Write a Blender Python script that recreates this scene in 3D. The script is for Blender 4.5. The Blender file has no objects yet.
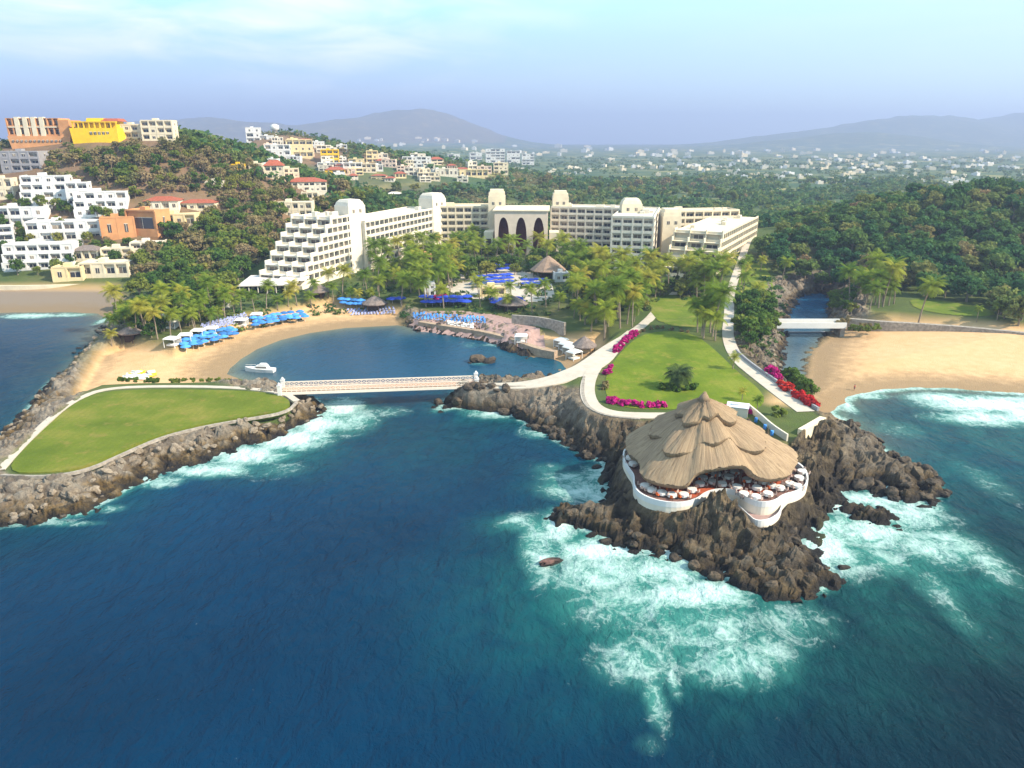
import bpy, bmesh, math, random
import numpy as np
from mathutils import Vector, Matrix
sc = bpy.context.scene
C = sc.collection
# ------------------------------------------------------------------ camera, sky, sun, exposure
F, TH, CH = 731.0, math.radians(18.5), 65.0
cd = bpy.data.cameras.new('camera'); cam = bpy.data.objects.new('camera', cd); C.objects.link(cam)
cam.location = (0, 0, CH); cam.rotation_euler = (math.radians(90) - TH, 0, 0)
cd.sensor_width = 36; cd.lens = 36 * F / 1024; cd.clip_start = 0.5; cd.clip_end = 40000
sc.camera = cam
SUN_EL, SUN_AZ = math.radians(37), math.radians(-20)       # azimuth: from +X towards +Y
sv = Vector((math.cos(SUN_EL) * math.cos(SUN_AZ), math.cos(SUN_EL) * math.sin(SUN_AZ), math.sin(SUN_EL)))
sl = bpy.data.lights.new('sun', 'SUN'); so = bpy.data.objects.new('sun', sl); C.objects.link(so)
sl.energy = 5.0; sl.angle = math.radians(0.6); sl.color = (1.0, 0.87, 0.70)
so.rotation_euler = (-sv).to_track_quat('-Z', 'Y').to_euler(); so.location = (300, 0, 300)
w = bpy.data.worlds.new('World'); sc.world = w; w.use_nodes = True
def build_world():
    nt = w.node_tree; nt.nodes.clear(); N = nt.nodes.new; L = nt.links.new
    out = N('ShaderNodeOutputWorld'); bg = N('ShaderNodeBackground'); L(bg.outputs[0], out.inputs[0])
    bg.inputs[1].default_value = 0.145
    sky = N('ShaderNodeTexSky'); sky.sky_type = 'NISHITA'; sky.sun_disc = False
    sky.sun_elevation = SUN_EL; sky.sun_rotation = math.radians(90) - SUN_AZ
    sky.air_density = 1.0; sky.dust_density = 0.6; sky.ozone_density = 1.2; sky.altitude = 60
    tc = N('ShaderNodeTexCoord'); sep = N('ShaderNodeSeparateXYZ'); L(tc.outputs['Generated'], sep.inputs[0])
    # air colour of this hazy morning: lavender low down, pale turquoise higher
    rp = N('ShaderNodeValToRGB'); L(sep.outputs[2], rp.inputs[0])
    e = rp.color_ramp.elements; e[0].position = 0.0; e[0].color = (1.5, 1.9, 3.9, 1); e[1].position = 0.30; e[1].color = (3.0, 5.8, 6.4, 1)
    for p, c in ((0.03, (1.6, 2.1, 4.0, 1)), (0.07, (2.0, 2.9, 4.4, 1)), (0.115, (2.2, 3.6, 4.3, 1)), (0.155, (2.5, 4.7, 4.6, 1)), (0.6, (2.4, 4.0, 5.6, 1))):
        n = rp.color_ramp.elements.new(p); n.color = c
    # paler and warmer towards the sun's side
    sx = N('ShaderNodeMapRange'); L(sep.outputs[0], sx.inputs[0]); sx.inputs[1].default_value = -0.15; sx.inputs[2].default_value = 0.65; sx.inputs[3].default_value = 0; sx.inputs[4].default_value = 0.75
    pm = N('ShaderNodeMix'); pm.data_type = 'RGBA'; L(sx.outputs[0], pm.inputs[0]); L(rp.outputs[0], pm.inputs[6]); pm.inputs[7].default_value = (3.3, 4.6, 4.5, 1)
    mx = N('ShaderNodeMix'); mx.data_type = 'RGBA'; mx.inputs[0].default_value = 0.8
    L(sky.outputs[0], mx.inputs[6]); L(pm.outputs[2], mx.inputs[7])
    # thin streaky clouds
    mp = N('ShaderNodeMapping'); L(tc.outputs['Generated'], mp.inputs[0]); mp.inputs['Scale'].default_value = (3.6, 1.0, 15.0); mp.inputs['Location'].default_value = (0.42, 0, 0.35)
    nz = N('ShaderNodeTexNoise'); L(mp.outputs[0], nz.inputs[0]); nz.inputs['Scale'].default_value = 1.5; nz.inputs['Detail'].default_value = 8; nz.inputs['Roughness'].default_value = 0.55; nz.inputs['Distortion'].default_value = 0.5
    mr = N('ShaderNodeMapRange'); L(nz.outputs[0], mr.inputs[0]); mr.inputs[1].default_value = 0.44; mr.inputs[2].default_value = 0.66; mr.inputs[3].default_value = 0; mr.inputs[4].default_value = 0.85
    hz = N('ShaderNodeMapRange'); hz.interpolation_type = 'SMOOTHSTEP'; L(sep.outputs[2], hz.inputs[0]); hz.inputs[1].default_value = 0.03; hz.inputs[2].default_value = 0.12; hz.inputs[3].default_value = 0.0; hz.inputs[4].default_value = 1
    lx = N('ShaderNodeMapRange'); lx.interpolation_type = 'SMOOTHSTEP'; L(sep.outputs[0], lx.inputs[0]); lx.inputs[1].default_value = -0.35; lx.inputs[2].default_value = 0.2; lx.inputs[3].default_value = 1.0; lx.inputs[4].default_value = 0.10
    m1 = N('ShaderNodeMath'); m1.operation = 'MULTIPLY'; L(mr.outputs[0], m1.inputs[0]); L(hz.outputs[0], m1.inputs[1])
    m2 = N('ShaderNodeMath'); m2.operation = 'MULTIPLY'; L(m1.outputs[0], m2.inputs[0]); L(lx.outputs[0], m2.inputs[1])
    cm = N('ShaderNodeMix'); cm.data_type = 'RGBA'; L(m2.outputs[0], cm.inputs[0]); L(mx.outputs[2], cm.inputs[6]); cm.inputs[7].default_value = (5.0, 5.2, 5.4, 1)
    L(cm.outputs[2], bg.inputs[0])
build_world()
sc.view_settings.view_transform = 'Standard'; sc.view_settings.look = 'None'
sc.view_settings.exposure = 0.88; sc.view_settings.gamma = 1.0; sc.view_settings.use_curve_mapping = False
sc.render.engine = 'CYCLES'
cy = sc.cycles; cy.max_bounces = 4; cy.diffuse_bounces = 2; cy.glossy_bounces = 2; cy.transmission_bounces = 2; cy.volume_bounces = 0
cy.use_denoising = True; cy.caustics_reflective = False; cy.caustics_refractive = False

# ------------------------------------------------------------------ helpers
ST, CT = math.sin(TH), math.cos(TH)
def gp(px, py, z=0.0):                 # where a line of sight of the photograph meets the height z
    v = (384 - py) / F; u = (px - 512) / F
    k = (CH - z) / (ST - v * CT)
    return (u * k, (CT + v * ST) * k)
def xat(px, D, z=5.0): return (px - 512) / F * (D * CT + (CH - z) * ST)
def zat(py, D):
    v = (384 - py) / F
    return CH + D * (v * CT - ST) / (CT + v * ST)
def pts(px, z=0.0): return [gp(a, b, z) for a, b in px]
def pxscale(D, z=0): return (D * CT + (CH - z) * ST) / F     # metres per pixel across

TAB = np.random.RandomState(11).rand(512, 512)
TB2 = np.random.RandomState(12).rand(512, 512)
def vn(x, y, t=TAB):
    ix = np.floor(x).astype(int); iy = np.floor(y).astype(int); fx = x - ix; fy = y - iy
    fx = fx * fx * (3 - 2 * fx); fy = fy * fy * (3 - 2 * fy)
    a = t[ix & 511, iy & 511]; b = t[(ix + 1) & 511, iy & 511]; c = t[ix & 511, (iy + 1) & 511]; d = t[(ix + 1) & 511, (iy + 1) & 511]
    return (a * (1 - fx) + b * fx) * (1 - fy) + (c * (1 - fx) + d * fx) * fy
def fbm(x, y, o=4, t=TAB):
    s = 0; a = 0.5; n = 0
    for i in range(o):
        s = s + a * vn(x * 2 ** i + 17.3 * i, y * 2 ** i + 5.1 * i, t); n += a; a *= 0.5
    return s / n
def worley(x, y):
    ix = np.floor(x).astype(int); iy = np.floor(y).astype(int)
    f1 = np.full(x.shape, 9.0); cid = np.zeros(x.shape)
    for dx in (-1, 0, 1):
        for dy in (-1, 0, 1):
            cx = ix + dx; cyy = iy + dy
            px = cx + TAB[cx & 511, cyy & 511]; py = cyy + TB2[cx & 511, cyy & 511]
            d = np.hypot(px - x, py - y); m = d < f1
            f1 = np.where(m, d, f1); cid = np.where(m, TAB[(cx * 3 + 7) & 511, (cyy * 5 + 1) & 511], cid)
    return f1, cid
def facets(x, y, seed=0):
    """broken planes: every cell its own height and tilt"""
    ix = np.floor(x).astype(int); iy = np.floor(y).astype(int); f1 = np.full(x.shape, 9.0); h = np.zeros(x.shape)
    for dx in (-1, 0, 1):
        for dy in (-1, 0, 1):
            cx = ix + dx + seed; cyy = iy + dy; px = ix + dx + TAB[cx & 511, cyy & 511]; py = cyy + TB2[cx & 511, cyy & 511]
            d = np.hypot(px - x, (py - y) * .8); m = d < f1; f1 = np.where(m, d, f1)
            v = TAB[(cx * 3 + 7) & 511, (cyy * 5 + 1) & 511] - .5; tx = TB2[(cx * 7 + 3) & 511, (cyy + 9) & 511] - .5; ty = TAB[(cx + 91) & 511, (cyy * 3 + 5) & 511] - .5
            h = np.where(m, v + 1.3 * (tx * (x - px) + ty * (y - py)), h)
    return h
def sstep(a, b, x):
    t = np.clip((x - a) / (b - a), 0, 1); return t * t * (3 - 2 * t)
def sdpoly(P, X, Y, margin=None):      # signed distance, positive inside
    P = np.asarray(P, float)
    if margin is not None:
        lo = P.min(0) - margin; hi = P.max(0) + margin
        m = (X > lo[0]) & (X < hi[0]) & (Y > lo[1]) & (Y < hi[1])
        r = np.full(X.shape, -float(margin))
        if m.any(): r[m] = sdpoly(P, X[m], Y[m])
        return np.maximum(r, -float(margin))
    d = np.full(X.shape, 1e18); ins = np.zeros(X.shape, bool)
    for i in range(len(P)):
        ax, ay = P[i - 1]; bx, by = P[i]
        ex, ey = bx - ax, by - ay; l2 = ex * ex + ey * ey + 1e-12
        t = np.clip(((X - ax) * ex + (Y - ay) * ey) / l2, 0, 1)
        d = np.minimum(d, (X - ax - t * ex) ** 2 + (Y - ay - t * ey) ** 2)
        if ay != by:
            c = ((ay > Y) != (by > Y)) & (X < ex * (Y - ay) / (by - ay) + ax); ins ^= c
    d = np.sqrt(d); return np.where(ins, d, -d)
def dline(P, X, Y):
    P = np.asarray(P, float); d = np.full(X.shape, 1e9)
    for i in range(1, len(P)):
        ax, ay = P[i - 1]; bx, by = P[i]; ex, ey = bx - ax, by - ay
        t = np.clip(((X - ax) * ex + (Y - ay) * ey) / (ex * ex + ey * ey + 1e-9), 0, 1)
        d = np.minimum(d, np.hypot(X - ax - t * ex, Y - ay - t * ey))
    return d
def smooth(P, n=3, closed=False):      # Chaikin corner cutting
    P = [tuple(p) for p in P]
    for _ in range(n):
        Q = [] if closed else [P[0]]
        for i in range(len(P) if closed else len(P) - 1):
            a = P[i]; b = P[(i + 1) % len(P)]
            Q.append(tuple(.75 * u + .25 * v for u, v in zip(a, b))); Q.append(tuple(.25 * u + .75 * v for u, v in zip(a, b)))
        if not closed: Q.append(P[-1])
        P = Q
    return P

class Nodes:
    def __init__(s, name):
        s.m = bpy.data.materials.new(name); s.m.use_nodes = True; s.t = s.m.node_tree
        s.b = s.t.nodes['Principled BSDF']
    def n(s, k, **kw):
        x = s.t.nodes.new('ShaderNode' + k)
        for a, v in kw.items():
            if a.startswith('i_'):
                key = a[2:]; key = int(key) if key.isdigit() else key.replace('_', ' ')
                x.inputs[key].default_value = v
            else: setattr(x, a, v)
        return x
    def l(s, a, b): s.t.links.new(a, b)
    def noise(s, scale, detail=4, rough=0.55, dist=0.0, vec=None):
        x = s.n('TexNoise'); x.inputs['Scale'].default_value = scale; x.inputs['Detail'].default_value = detail
        x.inputs['Roughness'].default_value = rough; x.inputs['Distortion'].default_value = dist
        s.l(vec if vec else s.obj(), x.inputs['Vector']); return x.outputs[0]
    def obj(s):
        if not hasattr(s, '_o'): s._o = s.n('TexCoord').outputs['Object']
        return s._o
    def geo(s):
        if not hasattr(s, '_g'): s._g = s.n('NewGeometry').outputs['Position']
        return s._g
    def ramp(s, fac, stops):
        r = s.n('ValToRGB'); e = r.color_ramp.elements
        while len(e) < len(stops): e.new(0.5)
        for i, (p, c) in enumerate(stops):
            e[i].position = p; e[i].color = tuple(c) + (1,) if len(c) == 3 else c
        s.l(fac, r.inputs[0]); return r.outputs[0]
    def mix(s, fac, a, b, blend='MIX'):
        x = s.n('Mix', data_type='RGBA', blend_type=blend)
        for v, i in ((fac, 0), (a, 6), (b, 7)):
            if isinstance(v, (int, float)): x.inputs[i].default_value = v
            elif isinstance(v, (tuple, list)): x.inputs[i].default_value = tuple(v) + (1,)
            else: s.l(v, x.inputs[i])
        return x.outputs[2]
    def math(s, op, a, b=0.0, c=None):
        x = s.n('Math', operation=op)
        for v, i in ((a, 0), (b, 1), (c, 2)):
            if v is None: continue
            if isinstance(v, (int, float)): x.inputs[i].default_value = v
            else: s.l(v, x.inputs[i])
        return x.outputs[0]
    def rng(s, v, a, b, c=0.0, d=1.0, sm=False):
        x = s.n('MapRange'); x.interpolation_type = 'SMOOTHSTEP' if sm else 'LINEAR'
        s.l(v, x.inputs[0])
        for i, k in enumerate((a, b, c, d)): x.inputs[i + 1].default_value = k
        return x.outputs[0]
    def attr(s, name):
        a = s.n('Attribute'); a.attribute_name = name; q = s.n('SeparateColor'); s.l(a.outputs['Color'], q.inputs[0]); return q.outputs
    def col(s, c):
        if isinstance(c, tuple): s.b.inputs['Base Color'].default_value = c + (1,)
        else: s.l(c, s.b.inputs['Base Color'])
    def bump(s, h, strength=0.5, dist=0.1):
        x = s.n('Bump'); x.inputs['Strength'].default_value = strength; x.inputs['Distance'].default_value = dist
        s.l(h, x.inputs['Height']); s.l(x.outputs[0], s.b.inputs['Normal'])
    def rough(s, r, spec=0.3):
        if isinstance(r, (int, float)): s.b.inputs['Roughness'].default_value = r
        else: s.l(r, s.b.inputs['Roughness'])
        s.b.inputs['Specular IOR Level'].default_value = spec
def plain(name, c, rough=0.7, var=0.25, scale=1.5, spec=0.25, obj_var=0.0, metal=0.0):
    q = Nodes(name); n = q.noise(scale, 5, 0.6, vec=q.geo())
    f = q.rng(n, 0.3, 0.7, 1 - var, 1 + var * 0.5)
    if obj_var:
        r = q.n('ObjectInfo').outputs['Random']; f = q.math('MULTIPLY', f, q.rng(r, 0, 1, 1 - obj_var, 1 + obj_var))
    cc = q.n('CombineColor'); [q.l(f, cc.inputs[i]) for i in range(3)]
    q.col(q.mix(1.0, c, cc.outputs[0], 'MULTIPLY')); q.rough(rough, spec); q.b.inputs['Metallic'].default_value = metal
    return q.m
def link(o): C.objects.link(o); return o
def tag(o, label=None, cat=None, group=None, kind=None):
    if label: o['label'] = label
    if cat: o['category'] = cat
    if group: o['group'] = group
    if kind: o['kind'] = kind
    return o
def npmesh(name, V, Fq, mat, attrs=None, smooth_shade=True):
    me = bpy.data.meshes.new(name); V = np.asarray(V, np.float32); Fq = np.asarray(Fq, np.int32)
    me.vertices.add(len(V)); me.vertices.foreach_set('co', V.ravel())
    k = Fq.shape[1]; me.loops.add(Fq.size); me.loops.foreach_set('vertex_index', Fq.ravel())
    me.polygons.add(len(Fq)); me.polygons.foreach_set('loop_start', np.arange(0, Fq.size, k, dtype=np.int32))
    me.polygons.foreach_set('use_smooth', smooth_shade if isinstance(smooth_shade, np.ndarray) else np.full(len(Fq), smooth_shade))
    for an, av in (attrs or {}).items():
        A = me.attributes.new(an, 'FLOAT_COLOR', 'POINT'); c4 = np.ones((len(V), 4), np.float32); c4[:, :av.shape[1]] = av
        A.data.foreach_set('color', c4.ravel())
    me.update(calc_edges=True)
    for m in (mat if isinstance(mat, (list, tuple)) else [mat]): me.materials.append(m)
    return me
class MB:
    """collects boxes, prisms and tubes into one mesh"""
    def __init__(s): s.v = []; s.f = []; s.mi = []; s.M = None
    def add(s, vs, fs, mi=0):
        b = len(s.v); s.v += [tuple(s.M @ Vector(v)) if s.M else tuple(v) for v in vs]
        for f in fs: s.f.append(tuple(b + i for i in f)); s.mi.append(mi)
    def box(s, x0, x1, y0, y1, z0, z1, mi=0, tx=0.0, ty=0.0):     # tx, ty: inset of the top
        s.add([(x0, y0, z0), (x1, y0, z0), (x1, y1, z0), (x0, y1, z0), (x0 + tx, y0 + ty, z1), (x1 - tx, y0 + ty, z1), (x1 - tx, y1 - ty, z1), (x0 + tx, y1 - ty, z1)],
              [(0, 3, 2, 1), (4, 5, 6, 7), (0, 1, 5, 4), (1, 2, 6, 5), (2, 3, 7, 6), (3, 0, 4, 7)], mi)
    def prism(s, P, z0, z1, mi=0):
        n = len(P); P = [tuple(p[:2]) for p in P]
        ar = sum(P[i - 1][0] * P[i][1] - P[i][0] * P[i - 1][1] for i in range(n))
        if ar < 0: P = P[::-1]
        s.add([(x, y, z0) for x, y in P] + [(x, y, z1) for x, y in P], [tuple(range(n))[::-1], tuple(range(n, 2 * n))] + [(i, (i + 1) % n, n + (i + 1) % n, n + i) for i in range(n)], mi)
    def tube(s, pts_, rad, n=6, mi=0, cap=True):
        vs = []; fs = []; P = [Vector(p) for p in pts_]
        for i, p in enumerate(P):
            d = (P[min(i + 1, len(P) - 1)] - P[max(i - 1, 0)]).normalized(); a = d.orthogonal().normalized() if abs(d.z) < .99 else Vector((1, 0, 0)); b = d.cross(a)
            r = rad[i] if hasattr(rad, '__len__') else rad
            vs += [p + (a * math.cos(2 * math.pi * k / n) + b * math.sin(2 * math.pi * k / n)) * r for k in range(n)]
        for i in range(len(P) - 1):
            for k in range(n): fs.append((i * n + k, i * n + (k + 1) % n, (i + 1) * n + (k + 1) % n, (i + 1) * n + k))
        if cap: fs += [tuple(range(n))[::-1], tuple(range((len(P) - 1) * n, len(P) * n))]
        s.add(vs, fs, mi)
    def cone(s, cx, cy, z0, z1, r0, r1, n=8, mi=0, cap=True): s.tube([(cx, cy, z0), (cx, cy, z1)], [r0, r1], n, mi, cap)
    def mesh(s, name, mats, sm=False):
        me = bpy.data.meshes.new(name); me.from_pydata(s.v, [], s.f)
        for m in (mats if isinstance(mats, (list, tuple)) else [mats]): me.materials.append(m)
        me.polygons.foreach_set('material_index', s.mi); me.polygons.foreach_set('use_smooth', [sm] * len(s.f)); me.update()
        return me
    def obj(s, name, mats, parent=None, sm=False):
        o = bpy.data.objects.new(name, s.mesh(name, mats, sm)); link(o)
        if parent: o.parent = parent
        return o
def part(name, me, parent, loc=(0, 0, 0), rz=0.0):
    o = bpy.data.objects.new(name, me); link(o); o.parent = parent; o.location = loc; o.rotation_euler = (0, 0, rz); return o
def empty(name, loc=(0, 0, 0), rz=0.0, label=None, cat=None, group=None):
    o = bpy.data.objects.new(name, None); link(o); o.location = loc; o.rotation_euler = (0, 0, rz); o.empty_display_size = 0.5
    return tag(o, label, cat, group)
def copy_tree(o, parent=None):
    c = o.copy(); link(c)
    if parent: c.parent = parent
    for ch in list(o.children): copy_tree(ch, c)
    return c
rng = random.Random(5)

# ------------------------------------------------------------------ the lie of the land
COAST_PX = [(0,313),(60,312),(100,314),(111,319),(106,328),(92,343),(66,370),(40,398),(18,424),(-4,446),(-40,470),(-72,486),(-78,508),(-40,528),
 (0,526),(45,521),(85,514),(112,499),(130,487),(165,471),(210,458),(255,442),(290,430),(312,421),(323,411),(318,403),(300,396),(287,388),
 (262,384),(243,380),(226,374),(229,368),(240,360),(257,349),(281,340),(310,333),(345,328),(385,326),(402,325),(414,331),(432,332),(452,335),(478,339),(500,345),(515,352),
 (530,357),(548,357),(560,362),(565,370),(558,376),(545,379),(520,380),(495,380),(478,381),(466,386),(452,396),(440,404),(437,411),(455,409),(475,406),(500,410),(520,418),
 (540,428),(560,440),(580,450),(600,462),(618,472),(622,485),(610,500),(580,510),(556,515),(563,524),(590,532),(612,541),(650,551),(690,562),(715,572),(745,585),(770,594),
 (795,597),(822,588),(830,578),(815,565),(798,550),(790,538),(796,520),(812,508),(840,512),(865,519),(890,523),(895,518),(870,510),(845,503),(830,496),(842,489),(862,487),(882,492),
 (905,500),(930,501),(939,493),(935,482),(920,470),(900,462),(880,448),(860,434),(845,422),(832,413),(842,404),(856,395),(875,392),(910,389),(950,389),(1024,394),(1150,402)]
COAST = [(-9000., 12000.), (-9000., 290.)] + pts(COAST_PX) + [(9000., 120.), (9000., 12000.)]
RIVER = pts([(785,385),(779,375),(780,355),(783,340),(782,328),(787,316),(792,305),(800,296),(822,292),(834,300),(827,318),(832,328),(826,338),(815,348),(808,360),(805,378),(798,388)])
LAWN_BW = smooth(pts([(3,472),(30,442),(60,414),(80,400),(104,391),(160,389),(230,390),(275,393),(292,401),(285,410),(240,417),(200,424),(160,434),(120,450),(85,467),(45,473)], 4.2), 2, True)
LAWN_HL = smooth(pts([(607,400),(604,378),(617,355),(640,334),(668,330),(694,333),(716,350),(738,372),(757,386),(767,400),(752,412),(715,408),(660,409),(622,407)], 6.7), 2, True)
BW_AREA = pts([(-90,500),(-5,440),(60,385),(110,375),(300,383),(320,405),(200,430),(100,500)], 4)
HL_AREA = pts([(584,400),(586,378),(625,350),(655,322),(735,318),(765,372),(800,402),(822,424),(815,470),(800,490),(752,512),(690,505),(640,490),(618,455),(600,425)], 6.5)
SAND_R = pts([(772,420),(806,380),(812,345),(845,322),(900,323),(960,328),(1200,352),(1250,420),(860,420),(835,425)], 2)
SAND_L = pts([(70,400),(100,352),(125,345),(175,355),(215,336),(250,322),(330,305),(400,312),(402,328),(300,350),(245,385),(150,386),(100,388)], 2)
SAND_B = pts([(-900,292),(112,294),(121,305),(112,320),(100,335),(-900,340)], 1)
PROM = pts([(395,322),(420,308),(560,318),(600,350),(585,375),(480,385),(395,335)], 3)
SAND_M = pts([(536, 332), (600, 335), (604, 352), (585, 374), (550, 384), (552, 372), (560, 360), (532, 354)], 3)
HLFLAT = pts([(600, 400), (612, 412), (640, 418), (700, 414), (740, 421), (778, 446), (800, 432), (820, 420), (800, 402), (760, 374), (735, 350), (700, 330), (640, 330), (612, 350)], 6.5)
LOWP = pts([(722, 492), (736, 503), (748, 514), (756, 521), (770, 519.5), (781, 512), (783, 500), (760, 496), (740, 490)], 4.7)
ROADS = [([(474, 381.5), (510, 384), (545, 382), (575, 375), (594, 366), (612, 349), (632, 333)], [4.9, 5.2, 5.6, 6.0, 6.4, 6.5, 6.5], 6, 2.6), ([(748, 252), (738, 272), (730, 292), (729, 315), (727, 338), (737, 360), (760, 378), (785, 397), (806, 412)], [6.2, 6.4, 6.5, 6.5, 6.5, 6.5, 6.5, 6.5, 6.5], 6.5, 3.0), ([(596, 366), (588, 380), (587, 396), (594, 408), (612, 414.5), (640, 416), (668, 416)], [6.5] * 7, 6.5, 2.4)]
DECK0 = pts([(626, 446), (622, 455), (627, 466), (634, 475), (633, 485), (640, 494), (658, 501), (680, 503), (696, 499), (706, 491), (722, 488), (736, 490), (746, 497), (760, 502), (775, 501), (784, 494), (798, 491), (808, 484), (808, 472), (799, 462), (780, 455), (740, 446), (700, 443), (660, 444)], 6.4)
def terrain(X, Y, full=False):
    X = np.asarray(X, float); Y = np.asarray(Y, float)
    sd = np.minimum(sdpoly(COAST, X, Y), -sdpoly(RIVER, X, Y, 60))
    bw = sstep(-10, 4, sdpoly(BW_AREA, X, Y, 30)); hl = sstep(-7, 3, sdpoly(HL_AREA, X, Y, 40)); pr = sstep(-12, 4, sdpoly(PROM, X, Y, 30))
    sR = sdpoly(SAND_R, X, Y, 40); sL = sdpoly(SAND_L, X, Y, 40); sB = sdpoly(SAND_B, X, Y, 40)
    sand = np.maximum.reduce([sstep(-5, 2, sR), sstep(-4, 2, sL), sstep(-6, 3, sB), sstep(-3, 1, sdpoly(SAND_M, X, Y, 20))])
    B = 5.5 - 2.6 * sstep(8, 22, X) * sstep(150, 135, Y)
    B = B * (1 - pr) + 3.4 * pr; B = B * (1 - bw) + 4.0 * bw; B = B * (1 - hl) + 6.5 * hl
    ww = 13 + 3 * hl
    t = np.clip(sd / ww, 0, 1); prof = 1 - (1 - t) ** 1.7
    hr = B * prof
    hs = np.minimum(np.where(sd > 0, sd * 0.075, 0), np.minimum(B, 4.0))
    h = hr * (1 - sand) + hs * sand
    under = np.where(sd < 0, np.maximum(sd * (0.5 * (1 - sand) + 0.06 * sand), -7), 0)
    h = np.where(sd < 0, under, h)
    # broken rock along the shore
    near = sstep(-9, 0.5, sd) * (1 - sstep(ww * 0.75, ww * 1.15, sd)) * (1 - sand)
    flat = np.maximum.reduce([sstep(-2.2, -0.4, sdpoly(LAWN_BW, X, Y, 20)), sstep(-6, -3, sdpoly(LAWN_HL, X, Y, 20))])
    lm = sstep(180, 215, Y) * sstep(0, 60, -X) * 0.6
    near = near * (1 - flat) * (1 - lm)
    ff = sstep(-2.5, 0.4, sdpoly(HLFLAT, X, Y, 20)); front = sstep(160, 152, Y) * sstep(4, 10, X)
    near = np.maximum(near, front * sstep(-9, 0.5, sd) * (1 - sand)) * (1 - ff)
    far = Y > 700
    f1, cid = worley(X / 2.1, Y / 2.1); f2, c2 = worley(X / 5.5 + 40, Y / 5.5 + 9)
    rid = 1 - np.abs(2 * fbm(X / 6.0 + 9, Y / 6.0 + 3, 5) - 1) * 2.2
    rid2 = 1 - np.abs(2 * fbm(X / 2.2 + 31, Y / 2.2 + 13, 3) - 1) * 2
    wx = X + 1.2 * (fbm(X / 3, Y / 3, 2) - .5); wy = Y + 1.2 * (fbm(X / 3 + 7, Y / 3, 2) - .5); fc1 = facets((wx + .5 * wy) / 3.6, (wy - .3 * wx) / 2.6); fc2 = facets(wx / 1.5, wy / 1.3, 77)
    rip = near * (0.9 * (0.75 - f1) + (cid - 0.5) * 0.9)
    crag = near * (1.6 * (0.55 - f2) + 2.6 * (c2 - 0.5) * (0.3 + 0.7 * hl) + 1.8 * (rid - .45) + .6 * (rid2 - .4) + 2.3 * fc1 + 1.1 * fc2)
    h = h + np.where(far, 0, rip + crag * (0.35 + 0.65 * np.maximum(hl, 0.25 * (1 - bw))))
    dk = sdpoly(DECK0, X, Y, 20)
    h = np.maximum(h, 4.3 * sstep(-2.8, -0.1, dk) ** 1.3 + np.where(dk > -6, (1.2 * (rid - .5) + .5 * (rid2 - .5) + 1.2 * fc1 + .8 * fc2) * sstep(-6, -3, dk) * (1 - sstep(-1.0, 0, dk)), 0) - 3.0 * (1 - sstep(-7, -4, dk)))
    h = h * (1 - ff) + 6.5 * ff
    dl = sdpoly(LOWP, X, Y, 20); h = np.where(dl > -8, np.maximum(h, 3.4 * sstep(-4.0, 0.2, dl) + (1.2 * fc1 + .8 * fc2) * sstep(-6, -4, dl) * (1 - sstep(-1, 0, dl))), h); lo = sstep(-0.6, 0.2, dl); h = np.where(lo > 0, np.minimum(h, h * (1 - lo) + 3.2 * lo), h)
    h = np.where(dk > -2.5, np.minimum(h, 5.3 - 0.5 * sstep(-1.5, 0, dk) + 3.5 * (1 - sstep(-2.5, -1.0, dk))), h); h = np.where(dl > -2.5, np.minimum(h, 3.5 + 3.0 * (1 - sstep(-2.2, -0.2, dl))), h)
    for Pp, zs, zp, hw in ROADS:
        RP = smooth(pts(Pp, zp), 1); m = (X > min(p[0] for p in RP) - 12) & (X < max(p[0] for p in RP) + 12) & (Y > min(p[1] for p in RP) - 12) & (Y < max(p[1] for p in RP) + 12)
        if m.any():
            n = len(RP); ds = np.stack([np.hypot(X[m] - p[0], Y[m] - p[1]) for p in RP]); k = 1.0 / (ds ** 4 + 1e-6); zz = (k * np.interp(np.linspace(0, 1, n), np.linspace(0, 1, len(zs)), zs)[:, None]).sum(0) / k.sum(0)
            a = 1 - sstep(hw, hw + 3.5, dline(RP, X[m], Y[m])); h[m] = h[m] * (1 - a) + zz * a
    # hills
    crest = np.interp(X, [-300, -201, -182, -164, -133, -114, -89, -50, -10], [58, 60, 54, 45, 33, 27, 18, 6, 0])
    y0 = 330 - 12 * np.clip((X + 230) / 100, -1, 1) * 0 + 45 * sstep(-135, -85, X)
    hill = crest * sstep(-0.12, 1.05, (Y - y0) / 122.0) * (1 - 0.62 * sstep(500, 640, Y))
    hill = hill * (0.95 + 0.1 * fbm(X / 60, Y / 60, 3))
    crest2 = np.interp(X, [-420, -330, -287, -262, -240, -215, -196, -120, -34, 40, 130], [22, 33, 44, 62, 63, 55, 51, 41, 27, 12, 3])
    hill2 = crest2 * sstep(545, 830, Y) * (1 - 0.75 * sstep(860, 1250, Y)) * (0.95 + 0.1 * fbm(X / 90 + 3, Y / 90, 3))
    hill3 = 27 * np.exp(-((X - 300) / 150) ** 2) * sstep(285, 415, Y) * (1 - sstep(440, 560, Y)) * (0.9 + 0.25 * fbm(X / 45, Y / 45, 3)) + 4 * np.exp(-((X - 190) / 60) ** 2 - ((Y - 360) / 45) ** 2)
    h = h + np.maximum(hill, hill2) * (sd > 0) + hill3 * sstep(0, 30, sd)
    # mountains round the plain
    m1 = np.exp(-((X + 900) / 750) ** 2 - ((Y - 7200) / 900) ** 2) * 300 + np.exp(-((X + 2700) / 1300) ** 2 - ((Y - 6800) / 1000) ** 2) * 230
    m2 = np.exp(-((X - 3600) / 1250) ** 2 - ((Y - 7000) / 900) ** 2) * 290 + np.exp(-((X - 5600) / 1500) ** 2 - ((Y - 7400) / 900) ** 2) * 240
    m3 = np.exp(-((X - 2400) / 700) ** 2 - ((Y - 5400) / 500) ** 2) * 110
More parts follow.
